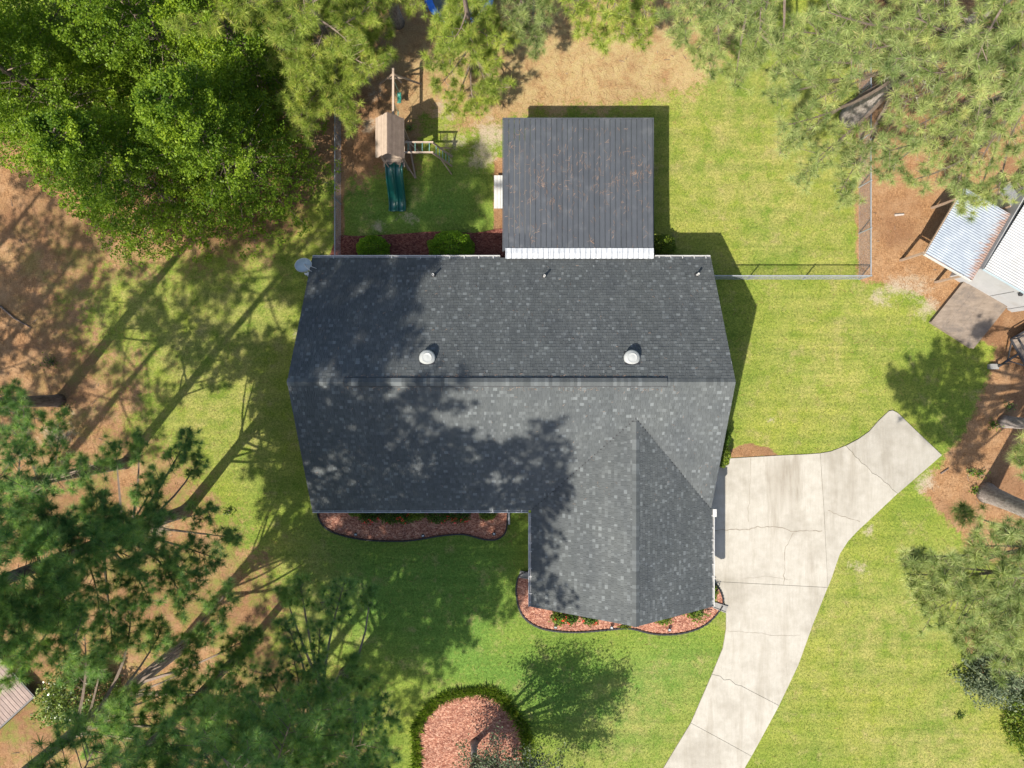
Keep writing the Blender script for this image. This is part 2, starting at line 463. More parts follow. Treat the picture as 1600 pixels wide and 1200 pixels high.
def link(name, me, mat=None, parent=None, at=None):
    """link mesh data (given in world coordinates) under parent; 'at' places shared data instead"""
    if mat is not None and not me.materials:
        for mm in (mat if isinstance(mat, (list, tuple)) else [mat]):
            me.materials.append(mm)
    o = bpy.data.objects.new(name, me)
    COL.objects.link(o)
    b = BASE[parent] if parent is not None else Vector((0, 0, 0))
    if parent is not None:
        o.parent = parent
    if at is None:
        if b.length > 0:
            me.transform(Matrix.Translation(-b))
        BASE[o] = b
    else:
        o.location = Vector(at) - b
        BASE[o] = Vector(at)
    return o


class MB:
    def __init__(s):
        s.v, s.f, s.t, s.m = [], [], [], []

    def face(s, idx, tone=1.0, mi=0):
        s.f.append(tuple(idx))
        s.t.append(tone)
        s.m.append(mi)

    def add(s, verts, faces, tone=1.0, mi=0):
        n = len(s.v)
        s.v += [tuple(p) for p in verts]
        for f in faces:
            s.face([i + n for i in f], tone, mi)

    def box(s, lo, hi, tone=1.0, mi=0):
        x0, y0, z0 = lo
        x1, y1, z1 = hi
        s.add([(x0, y0, z0), (x1, y0, z0), (x1, y1, z0), (x0, y1, z0), (x0, y0, z1), (x1, y0, z1), (x1, y1, z1), (x0, y1, z1)],
              [(0, 3, 2, 1), (4, 5, 6, 7), (0, 1, 5, 4), (1, 2, 6, 5), (2, 3, 7, 6), (3, 0, 4, 7)], tone, mi)

    def beam(s, a, b, w, h, up=(0, 0, 1), tone=1.0, mi=0):
        a, b = Vector(a), Vector(b)
        d = (b - a).normalized()
        u = Vector(up)
        sd = d.cross(u)
        if sd.length < 1e-4:
            sd = d.cross(Vector((1, 0, 0)))
        sd.normalize()
        u = sd.cross(d).normalized()
        sd, u = sd * w / 2, u * h / 2
        vs = [a - sd - u, a + sd - u, a + sd + u, a - sd + u, b - sd - u, b + sd - u, b + sd + u, b - sd + u]
        s.add(vs, [(0, 1, 2, 3), (7, 6, 5, 4), (0, 4, 5, 1), (1, 5, 6, 2), (2, 6, 7, 3), (3, 7, 4, 0)], tone, mi)

    def tube(s, pts, radii, n=8, cap=True, tone=1.0, mi=0):
        pts = [Vector(p) for p in pts]
        if not isinstance(radii, (list, tuple)):
            radii = [radii] * len(pts)
        base = len(s.v)
        prev = None
        for i, p in enumerate(pts):
            d = (pts[min(i + 1, len(pts) - 1)] - pts[max(i - 1, 0)]).normalized()
            ref = prev if prev is not None else (Vector((0, 0, 1)) if abs(d.z) < 0.9 else Vector((1, 0, 0)))
            a = (ref - d * ref.dot(d))
            if a.length < 1e-5:
                a = d.orthogonal()
            a.normalize()
            prev = a
            b = d.cross(a)
            for k in range(n):
                th = 2 * math.pi * k / n
                s.v.append(tuple(p + (a * math.cos(th) + b * math.sin(th)) * radii[i]))
        for i in range(len(pts) - 1):
            for k in range(n):
                k2 = (k + 1) % n
                s.face((base + i * n + k, base + i * n + k2, base + (i + 1) * n + k2, base + (i + 1) * n + k), tone, mi)
        if cap:
            s.face([base + k for k in reversed(range(n))], tone, mi)
            s.face([base + (len(pts) - 1) * n + k for k in range(n)], tone, mi)

    def lathe(s, c, prof, n=24, tone=1.0, mi=0, sq=(1, 1)):
        """prof: (radius, z) from bottom to top"""
        base = len(s.v)
        for r, z in prof:
            for k in range(n):
                th = 2 * math.pi * k / n
                s.v.append((c[0] + r * sq[0] * math.cos(th), c[1] + r * sq[1] * math.sin(th), c[2] + z))
        for i in range(len(prof) - 1):
            for k in range(n):
                k2 = (k + 1) % n
                s.face((base + i * n + k, base + i * n + k2, base + (i + 1) * n + k2, base + (i + 1) * n + k), tone, mi)
        s.face([base + k for k in reversed(range(n))], tone, mi)
        s.face([base + (len(prof) - 1) * n + k for k in range(n)], tone, mi)

    def prism(s, poly, z0, z1, tone=1.0, mi=0):
        """poly: (x, y) counter-clockwise"""
        ar = sum(poly[i][0] * poly[(i + 1) % len(poly)][1] - poly[(i + 1) % len(poly)][0] * poly[i][1] for i in range(len(poly)))
        if ar < 0:
            poly = poly[::-1]
        n = len(poly)
        b = len(s.v)
        s.v += [(p[0], p[1], z0) for p in poly] + [(p[0], p[1], z1) for p in poly]
        s.face([b + n + i for i in range(n)], tone, mi)
        s.face([b + i for i in reversed(range(n))], tone, mi)
        for i in range(n):
            j = (i + 1) % n
            s.face((b + i, b + j, b + n + j, b + n + i), tone, mi)

    def mesh(s, name, smooth=False):
        me = bpy.data.meshes.new(name)
        me.from_pydata(s.v, [], s.f)
        a = me.attributes.new('tone', 'FLOAT', 'FACE')
        a.data.foreach_set('value', np.array(s.t, dtype=np.float32))
        me.polygons.foreach_set('material_index', np.array(s.m, dtype=np.int32))
        if smooth:
            me.polygons.foreach_set('use_smooth', np.ones(len(s.f), dtype=bool))
        me.update()
        return me

    def build(s, name, mat, parent=None, smooth=False):
        return link(name, s.mesh(name, smooth), mat, parent)


def np_mesh(name, V, k, tone=None):
    """faces of k consecutive vertices each"""
    V = np.ascontiguousarray(V, dtype=np.float32).reshape(-1, 3)
    nf = len(V) // k
    me = bpy.data.meshes.new(name)
    me.vertices.add(len(V))
    me.vertices.foreach_set('co', V.ravel())
    me.loops.add(nf * k)
    me.loops.foreach_set('vertex_index', np.arange(nf * k, dtype=np.int32))
    me.polygons.add(nf)
    me.polygons.foreach_set('loop_start', np.arange(0, nf * k, k, dtype=np.int32))
    me.polygons.foreach_set('loop_total', np.full(nf, k, dtype=np.int32))
    if tone is not None:
        a = me.attributes.new('tone', 'FLOAT', 'FACE')
        a.data.foreach_set('value', np.ascontiguousarray(tone, dtype=np.float32).ravel())
    me.update(calc_edges=True)
    return me


def unit(a):
    return a / np.maximum(np.linalg.norm(a, axis=-1, keepdims=True), 1e-9)


def needle_mesh(name, C, A, L, rng, n=60, w=0.014, tone_base=None):
    """bursts of pine needles: one thin triangle per needle"""
    C, A, L = np.asarray(C, float), np.asarray(A, float), np.asarray(L, float)
    T = len(C)
    d = unit(unit(A)[:, None, :] * 0.42 + rng.normal(size=(T, n, 3)) * 0.62)
    ln = L[:, None, None] * rng.uniform(0.72, 1.05, (T, n, 1))
    b = C[:, None, :] - unit(A)[:, None, :] * (L[:, None, None] * rng.uniform(0.0, 0.22, (T, n, 1)))
    tip = b + d * ln
    tip[..., 2] -= 0.10 * ln[..., 0]
    sd = unit(np.cross(d, rng.normal(size=(T, n, 3)))) * (w / 2)
    V = np.stack([b - sd, b + sd, tip], axis=2)
    tb = rng.uniform(0.02, 0.80, T) if tone_base is None else tone_base
    tone = np.clip(tb[:, None] + rng.normal(size=(T, n)) * 0.13, 0, 0.9)
    brown = rng.random((T, n)) < 0.03
    tone = np.where(brown, 1.0, tone)
    return np_mesh(name, V, 3, tone)


def leaf_mesh(name, C, size, rng, up=0.6, tone=None, asp=0.5):
    """one diamond-shaped leaf per centre"""
    C = np.asarray(C, float)
    N = len(C)
    size = np.broadcast_to(np.asarray(size, float), (N,))[:, None] * rng.uniform(0.7, 1.25, (N, 1))
    nrm = unit(rng.normal(size=(N, 3)) * 0.75 + np.array([0, 0, up]))
    d = unit(np.cross(nrm, rng.normal(size=(N, 3))))
    s = np.cross(nrm, d)
    V = np.stack([C - d * size * 0.5, C + s * size * asp * 0.5, C + d * size * 0.5 + nrm * size * -0.12, C - s * size * asp * 0.5], axis=1)
    if tone is None:
        tone = np.clip(rng.normal(0.45, 0.2, N), 0, 1)
    return np_mesh(name, V, 4, tone)


def twig_mesh(name, S, E, r0, r1):
    """three-sided tapered twigs"""
    S, E = np.asarray(S, float), np.asarray(E, float)
    N = len(S)
    r0 = np.broadcast_to(np.asarray(r0, float), (N,))
    r1 = np.broadcast_to(np.asarray(r1, float), (N,))
    d = unit(E - S)
    ref = np.where(np.abs(d[:, 2:3]) < 0.9, np.array([[0, 0, 1.0]]), np.array([[1.0, 0, 0]]))
    a = unit(np.cross(d, ref))
    b = np.cross(d, a)
    q = []
    for k in range(3):
        t0, t1 = 2 * math.pi * k / 3, 2 * math.pi * (k + 1) / 3
        o0 = a * math.cos(t0) + b * math.sin(t0)
        o1 = a * math.cos(t1) + b * math.sin(t1)
        q.append(np.stack([S + o0 * r0[:, None], S + o1 * r0[:, None], E + o1 * r1[:, None], E + o0 * r1[:, None]], axis=1))
    return np_mesh(name, np.concatenate(q), 4, np.ones(3 * N))


def copy_tree(o, loc, rotz=0.0, scale=1.0, label=None):
    """a copy of a thing with copies of its parts"""
    c = o.copy()
    COL.objects.link(c)
    c.location = loc
    c.rotation_euler = (0, 0, rotz)
    c.scale = (scale, scale, scale)
    if label:
        c['label'] = label
    for ch in list(o.children):
        d = ch.copy()
        COL.objects.link(d)
        d.parent = c
        for g in list(ch.children):
            e = g.copy()
            COL.objects.link(e)
            e.parent = d
    return c


def spline(pts, n=8, closed=True):
    """Catmull-Rom through 2-D points"""
    out = []
    N = len(pts)
    rngi = range(N) if closed else range(N - 1)
    for i in rngi:
        if closed:
            p = [pts[(i + k - 1) % N] for k in range(4)]
        else:
            p = [pts[max(0, min(N - 1, i + k - 1))] for k in range(4)]
        for k in range(n):
            t = k / n
            q = []
            for c in range(2):
                a, b, c_, d = (pp[c] for pp in p)
                q.append(0.5 * (2 * b + (c_ - a) * t + (2 * a - 5 * b + 4 * c_ - d) * t * t + (3 * b - a - 3 * c_ + d) * t ** 3))
            out.append(tuple(q))
    if not closed:
        out.append(tuple(pts[-1]))
    return out


def pxs(lst, z=0.0):
    return [tuple(P(x, y, z))[:2] for x, y in lst]


def poly_sd(X, Y, poly):
    """signed distance (inside positive)"""
    d = np.full(X.shape, 1e9)
    ins = np.zeros(X.shape, bool)
    n = len(poly)
    for i in range(n):
        x0, y0 = poly[i]
        x1, y1 = poly[(i + 1) % n]
        ex, ey = x1 - x0, y1 - y0
        t = np.clip(((X - x0) * ex + (Y - y0) * ey) / max(ex * ex + ey * ey, 1e-9), 0, 1)
        d = np.minimum(d, np.hypot(X - x0 - t * ex, Y - y0 - t * ey))
        c = ((y0 > Y) != (y1 > Y))
        xi = (x1 - x0) * (Y - y0) / np.where(abs(y1 - y0) < 1e-9, 1e-9, (y1 - y0)) + x0
        ins ^= c & (X < xi)
    return np.where(ins, d, -d)


# ================================================================== GROUND
STRAW = [  # (outline in ground pixels, feather m)
    ([(-400, 180), (300, 220), (470, 200), (490, 300), (410, 385), (290, 410), (170, 430), (125, 480), (150, 540), (215, 560), (225, 620), (205, 665), (250, 705), (290, 730),
      (330, 790), (390, 860), (435, 930), (430, 1010), (470, 1050), (540, 1110), (590, 1300), (-400, 1300)], 7.0),
    ([(380, -300), (1150, -300), (1150, 60), (1085, 140), (960, 168), (830, 178), (780, 200), (730, 205), (690, 180), (655, 190), (652, 262),
      (600, 270), (545, 290), (500, 260), (430, 200)], 3.4),
    ([(771, 245), (800, 245), (800, 410), (771, 410)], 0.25),
    ([(1348, -300), (2000, -300), (2000, 560), (1560, 545), (1500, 520), (1470, 492), (1440, 462), (1400, 446), (1350, 441), (1338, 434), (1338, 180)], 0.9),
    ([(1560, 530), (2000, 530), (2000, 880), (1570, 880), (1512, 870), (1494, 825), (1468, 800), (1440, 768), (1478, 712), (1508, 672), (1540, 600)], 1.3),
    ([(1500, 992), (1560, 960), (2000, 960), (2000, 1100), (1590, 1090), (1530, 1050)], 0.5),
    ([(1140, 703), (1168, 692), (1200, 699), (1216, 712), (1138, 716)], 0.35),
    ([(540, 1080), (500, 1060), (470, 1080), (480, 1130), (540, 1130)], 1.0),
    ([(523, 180), (538, 180), (538, 410), (523, 410)], 0.4),
]
SAND = [(766, 205, 1.0), (758, 232, .9), (745, 252, .6), (700, 180, .6), (690, 165, .5), (720, 225, .6), (570, 110, .6), (590, 150, .5), (575, 200, .5),
        (1425, 455, 1.0), (1395, 448, .7), (1450, 478, .7), (1375, 462, .5), (1445, 756, .6), (1340, 888, .5), (1355, 830, .3), (90, 680, .9), (250, 830, .7),
        (1205, 655, .25), (700, 250, .35), (640, 345, .5), (590, 355, .5), (470, 520, .4)]
SHADE_GREEN = [([(520, 830), (830, 815), (830, 900), (800, 990), (1010, 1000), (1110, 985), (1120, 1050), (980, 1180), (880, 1180), (640, 1060), (560, 1020), (480, 920)], 2.0),  # deeper green of the tree-shaded lawn, put into the ground colour
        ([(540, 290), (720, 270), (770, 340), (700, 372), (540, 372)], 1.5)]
DRY = [([(1330, 1090), (1640, 1050), (1640, 1300), (1240, 1300)], 3.0), ([(1020, 100), (1330, 160), (1330, 430), (1050, 360)], 2.5),
       ([(1240, 470), (1400, 450), (1350, 690), (1190, 660)], 2.5), ([(1300, 880), (1480, 900), (1480, 1080), (1230, 1100)], 3.0),
       ([(960, 1060), (1080, 1060), (1000, 1220), (880, 1220)], 2.0), ([(130, 420), (480, 410), (450, 720), (260, 720)], 3.0),
       ([(400, 860), (520, 850), (500, 1040), (430, 1020)], 2.0)]


def zone(X, Y):
    st = np.zeros_like(X)
    for poly, f in STRAW:
        st = np.maximum(st, np.clip(0.5 + poly_sd(X, Y, pxs(poly)) / f, 0, 1))
    sa = np.zeros_like(X)
    for px, py, r in SAND:
        p = P(px, py)
        sa = np.maximum(sa, np.clip(0.74 - 0.42 * np.hypot((X - p.x) * 0.8, Y - p.y) / r, 0, 1))
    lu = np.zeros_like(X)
    for poly, f in SHADE_GREEN:
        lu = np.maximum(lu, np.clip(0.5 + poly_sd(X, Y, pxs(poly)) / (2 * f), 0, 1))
    dr = np.zeros_like(X)
    for poly, f in DRY:
        dr = np.maximum(dr, np.clip(0.5 + poly_sd(X, Y, pxs(poly)) / (2 * f), 0, 1))
    return st, sa, lu, dr


def build_ground():
    xs = np.concatenate([[-600, -250, -120, -60, -42], np.arange(-32, 32.01, 0.25), [42, 60, 120, 250, 600]])
    ys = np.concatenate([[-600, -250, -120, -60, -36], np.arange(-25, 25.01, 0.25), [36, 60, 120, 250, 600]])
    X, Y = np.meshgrid(xs, ys)
    nx, ny = len(xs), len(ys)
    Z = np.zeros_like(X)
    V = np.stack([X, Y, Z], -1).reshape(-1, 3)
    i = np.arange(nx * ny).reshape(ny, nx)
    F = np.stack([i[:-1, :-1], i[:-1, 1:], i[1:, 1:], i[1:, :-1]], -1).reshape(-1, 4)
    me = bpy.data.meshes.new('ground')
    me.vertices.add(len(V))
    me.vertices.foreach_set('co', V.astype(np.float32).ravel())
    me.loops.add(F.size)
    me.loops.foreach_set('vertex_index', F.astype(np.int32).ravel())
    me.polygons.add(len(F))
    me.polygons.foreach_set('loop_start', np.arange(0, F.size, 4, dtype=np.int32))
    me.polygons.foreach_set('loop_total', np.full(len(F), 4, dtype=np.int32))
    wd = np.clip(0.5 + poly_sd(X, Y, pxs([(40, 380), (360, 370), (420, 700), (560, 1250), (-60, 1250), (-60, 1000), (110, 800), (100, 520)])) / 5.0, 0, 1)
    pl_ = np.clip(0.5 + poly_sd(X, Y, pxs([(620, 60), (800, 0), (1160, 0), (1160, 175), (800, 200), (640, 160)])) / 4.0, 0, 1)
    for nm, a in zip(('pale', 'straw', 'sand', 'shade_green', 'dry', 'weedy'), (pl_, *zone(X, Y), wd)):
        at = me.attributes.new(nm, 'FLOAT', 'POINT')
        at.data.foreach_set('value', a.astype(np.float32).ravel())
    me.update(calc_edges=True)
    o = link('ground', me, M['ground'])
    tag(o, 'yard of mown grass, pine straw and bare sandy patches', kind='structure')


build_ground()

# ------------------------------------------------------------------ driveway of separate concrete slabs
DRIVE = thing('driveway', 'pale cracked concrete driveway curving up to the garage side of the house', 'driveway')
del DRIVE['category']
DRIVE['kind'] = 'structure'
SL_PAD = [(1062, 719), (1138, 716), (1172, 714), (1225, 711), (1260, 709.5), (1281, 708), (1287, 800), (1293, 917.5), (1113, 908), (1062, 905)]
SL_FAN = [(1281, 708), (1298, 705), (1321, 696), (1326, 702), (1331, 706), (1335, 713), (1341, 717), (1345, 723), (1352, 727), (1357, 732), (1362, 739), (1369, 742), (1376, 747), (1381, 753), (1388, 757), (1393, 764), (1402, 771), (1365, 806), (1340, 829), (1325, 845), (1312, 865), (1305, 885),
          (1299, 903), (1293, 917.5), (1287, 800)]
SL_TURN = [(1321, 696), (1340, 686), (1357, 674), (1372, 657), (1388, 642), (1394, 641), (1402, 645), (1430, 672), (1471, 711), (1402, 771), (1393, 764), (1388, 757), (1381, 753), (1376, 747), (1369, 742), (1362, 739), (1357, 732), (1352, 727), (1345, 723), (1341, 717), (1335, 713), (1331, 706), (1326, 702)]
SL_UP = [(1062, 905), (1113, 908), (1293, 917.5), (1282, 945), (1270, 975), (1247, 1039), (1217, 1102), (1165, 1075), (1158, 1071), (1149, 1069), (1140, 1061), (1131, 1062), (1125, 1056), (1112, 1053), (1129, 1012), (1134, 982),
         (1134, 956), (1132, 942), (1128, 925), (1120, 912), (1100, 920), (1062, 930)]
SL_MID = [(1112, 1053), (1125, 1056), (1131, 1062), (1140, 1061), (1149, 1069), (1158, 1071), (1165, 1075), (1217, 1102), (1190, 1152), (1174, 1181), (1129, 1156), (1079, 1129)]
SL_LOW = [(1079, 1129), (1129, 1156), (1174, 1181), (1140, 1240), (1090, 1330), (990, 1330), (1034, 1203)]


def shrink(poly, d):
    """move each edge of a polygon inward by d"""
    n = len(poly)
    ar = sum(poly[i][0] * poly[(i + 1) % n][1] - poly[(i + 1) % n][0] * poly[i][1] for i in range(n))
    if ar < 0:
        poly = poly[::-1]
    out = []
    for i in range(n):
        p0, p1, p2 = Vector(poly[i - 1]), Vector(poly[i]), Vector(poly[(i + 1) % n])
        n1 = (p1 - p0).normalized()
        n2 = (p2 - p1).normalized()
        n1 = Vector((-n1.y, n1.x))
        n2 = Vector((-n2.y, n2.x))
        m = n1 + n2
        k = max(m.length_squared / 2, 0.5)
        out.append(tuple(p1 + m * (d / k)))
    return out


rs = random.Random(5)
for poly, tn, dz in ((SL_PAD, 1.0, 0.0), (SL_FAN, 0.95, 0.004), (SL_TURN, 0.86, 0.022), (SL_UP, 0.98, -0.002), (SL_MID, 1.0, 0.003), (SL_LOW, 1.01, 0.0)):
    mb = MB()
    pp = shrink(pxs(poly), 0.009)
    mb.prism(pp, -0.05, 0.045 + dz, tone=tn)
    sl = mb.build('slab', M['concrete'], DRIVE)
mb = MB()
gap = [pxs(SL_PAD), pxs(SL_FAN), pxs(SL_TURN), pxs(SL_UP), pxs(SL_MID), pxs(SL_LOW)]
for g_ in gap:
    mb.prism(shrink(g_, 0.0), 0.002, 0.012)
# the joint filler lies a few cm below the slab tops
o = mb.build('joint_filler', M['crack'], DRIVE)


def crack(pts, w=0.03, z=0.05, seed=1, jit=0.035):
    rr = random.Random(seed)
    pp = [Vector((*p, 0)) for p in pxs(pts)]
    line = []
    for a, b in zip(pp[:-1], pp[1:]):
        n = max(2, int((b - a).length / 0.14))
        nr = Vector((-(b - a).y, (b - a).x, 0)).normalized()
        for i in range(n):
            line.append(a.lerp(b, i / n) + nr * rr.gauss(0, jit) * (0 if i == 0 else 1))
    line.append(pp[-1])
    mb_ = MB()
    for i in range(len(line) - 1):
        a, b = line[i], line[i + 1]
        nr = Vector((-(b - a).y, (b - a).x, 0)).normalized()
        w0 = w * rr.uniform(0.45, 1.0) * 0.5
        mb_.add([(*(a - nr * w0)[:2], z), (*(b - nr * w0)[:2], z), (*(b + nr * w0)[:2], z), (*(a + nr * w0)[:2], z)], [(0, 1, 2, 3)])
    return mb_.build('crack', M['crack'], DRIVE)


crack([(1100, 829), (1130, 827), (1160, 827), (1188, 824), (1212, 823), (1240, 830), (1284, 829)], 0.04, 0.050, 1)
crack([(1239, 832), (1226, 858), (1226, 890), (1224, 913)], 0.035, 0.050, 2, 0.02)
crack([(1293, 797), (1310, 805), (1343, 815)], 0.03, 0.054, 3, 0.02)
crack([(1172, 716), (1172, 750), (1169, 790), (1169, 815)], 0.018, 0.050, 4, 0.02)
crack([(1136, 985), (1180, 988), (1215, 993), (1250, 992)], 0.014, 0.0485, 6, 0.02)
crack([(1236, 905), (1200, 900), (1160, 903)], 0.012, 0.050, 8, 0.02)


# ------------------------------------------------------------------ mulch beds and their edging
def bed(name, label, outline, mat, edging=True, z=0.05, seed=3, chips=900):
    t = thing(name, label, 'flower bed', (*P(*outline[0])[:2], 0))
    pts = spline(pxs(outline), 6)
    # a mound: ring of edge points, lifted towards the middle
    mb = MB()
    n = len(pts)
    cx = sum(p[0] for p in pts) / n
    cy = sum(p[1] for p in pts) / n
    mb.prism(pts, 0.003, z)
    mb.build('mulch', mat, t)
    if edging:
        e = MB()
        # scalloped plastic edging following the outer edge
        sub = []
        for i in range(n):
            a, b = Vector(pts[i]), Vector(pts[(i + 1) % n])
            m_ = max(1, int((b - a).length / 0.075))
            for k in range(m_):
                sub.append(a.lerp(b, k / m_))
        N = len(sub)
        for i in range(N):
            a, b = sub[i], sub[(i + 1) % N]
            h = 0.125 if i % 2 else 0.095
            d = (b - a).normalized()
            nr = Vector((-d.y, d.x)) * 0.034
            e.add([(a.x - nr.x, a.y - nr.y, 0), (b.x - nr.x, b.y - nr.y, 0), (b.x + nr.x, b.y + nr.y, 0), (a.x + nr.x, a.y + nr.y, 0),
                   (a.x - nr.x, a.y - nr.y, h), (b.x - nr.x, b.y - nr.y, h), (b.x + nr.x, b.y + nr.y, h), (a.x + nr.x, a.y + nr.y, h)],
                  [(4, 5, 6, 7), (0, 1, 5, 4), (2, 3, 7, 6), (1, 2, 6, 5), (3, 0, 4, 7)])
        e.build('edging', M['edging'], t)
    # loose chips
    rng = np.random.default_rng(seed)
    xs = [p[0] for p in pts]
    ys = [p[1] for p in pts]
    X = rng.uniform(min(xs), max(xs), chips * 3)
    Y = rng.uniform(min(ys), max(ys), chips * 3)
    k = poly_sd(X, Y, pts) > 0.06
    X, Y = X[k][:chips], Y[k][:chips]
    C = np.stack([X, Y, np.full_like(X, z + 0.012)], -1)
    me = leaf_mesh('chips', C, 0.075, rng, 1.6, asp=0.4)
    c = link('chips', me, M['mulch_chip'] if mat is M['mulch'] else mat, t)
    c['kind'] = 'stuff'
    return t


BED1 = [(497, 790), (497, 801), (499, 810), (506, 821), (520, 831), (547, 839), (575, 843.5), (606, 845), (637, 844.6), (664, 841), (687, 837), (716, 834.5), (732, 836),
        (754, 842), (772, 843), (784, 838), (791, 827), (793, 803), (793, 775), (645, 772), (497, 775)]
BED2 = [(850, 888), (830, 892), (814, 896), (808, 908), (806.4, 926), (811.4, 952), (823.4, 969), (845, 981), (876, 986.4), (909, 987), (948, 983.6), (976, 981.4),
        (992, 983), (1009, 987.5), (1027, 990.5), (1053, 990.5), (1079, 985.5), (1101, 976), (1118, 960.5), (1129, 943), (1127, 928), (1121, 917), (1110, 907),
        (1075, 905), (1068, 925), (990, 925), (860, 925)]
bed('flower_bed', 'curved red mulch bed with black edging under the front eave', BED1, M['mulch'], seed=3, chips=1500)
bed('flower_bed', 'red mulch bed with black edging wrapping the end of the garage wing', BED2, M['mulch'], seed=4, chips=2200)
BEDB = [(526, 373), (560, 369), (620, 366), (680, 362), (740, 364), (795, 362), (795, 430), (660, 432), (526, 430)]
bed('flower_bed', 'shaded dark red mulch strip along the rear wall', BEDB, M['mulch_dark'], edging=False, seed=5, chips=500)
ISL = [(652, 1165), (655, 1130), (668, 1108), (690, 1092), (720, 1082), (748, 1079), (775, 1088), (797, 1108), (815, 1140), (823, 1172), (820, 1215), (800, 1245),
       (760, 1262), (710, 1258), (668, 1235), (654, 1200)]
bed('flower_bed', 'round red mulch island ringed by border grass on the front lawn', ISL, M['mulch'], edging=False, seed=6, chips=1600)

# ================================================================== HOUSE
ZE = 2.70
XL, XR = -9.10, 9.05
YN, YS, YR = 5.74, -5.74, 0.08
ZR = 6.29
SN = (ZR - ZE) / (YN - YR)
SS = (ZR - ZE) / (YR - YS)
WL, WR, WX, WY = 0.87, 9.10, 5.18, -10.14
ZW = ZE + SS * (WX - WL)
SWL = SS
SWR = (ZW - ZE) / (WR - WX)
YV = YR - (ZR - ZW) / SS           # where the wing ridge dies into the main roof


def roof_z(x, y):
    z = ZE + SN * (YN - y) if y > YR else ZE + SS * (y - YS)
    if y < YV + 0.001:
        w = ZE + SWL * (x - WL) if x < WX else ZE + SWR * (WR - x)
        if WL <= x <= WR:
            z = max(z, w) if y > YS else w
    return z


HOUSE = thing('house', 'single storey house with a dark shingled gable roof and a garage wing', 'house', (0, 0, 0))
ROOF = None


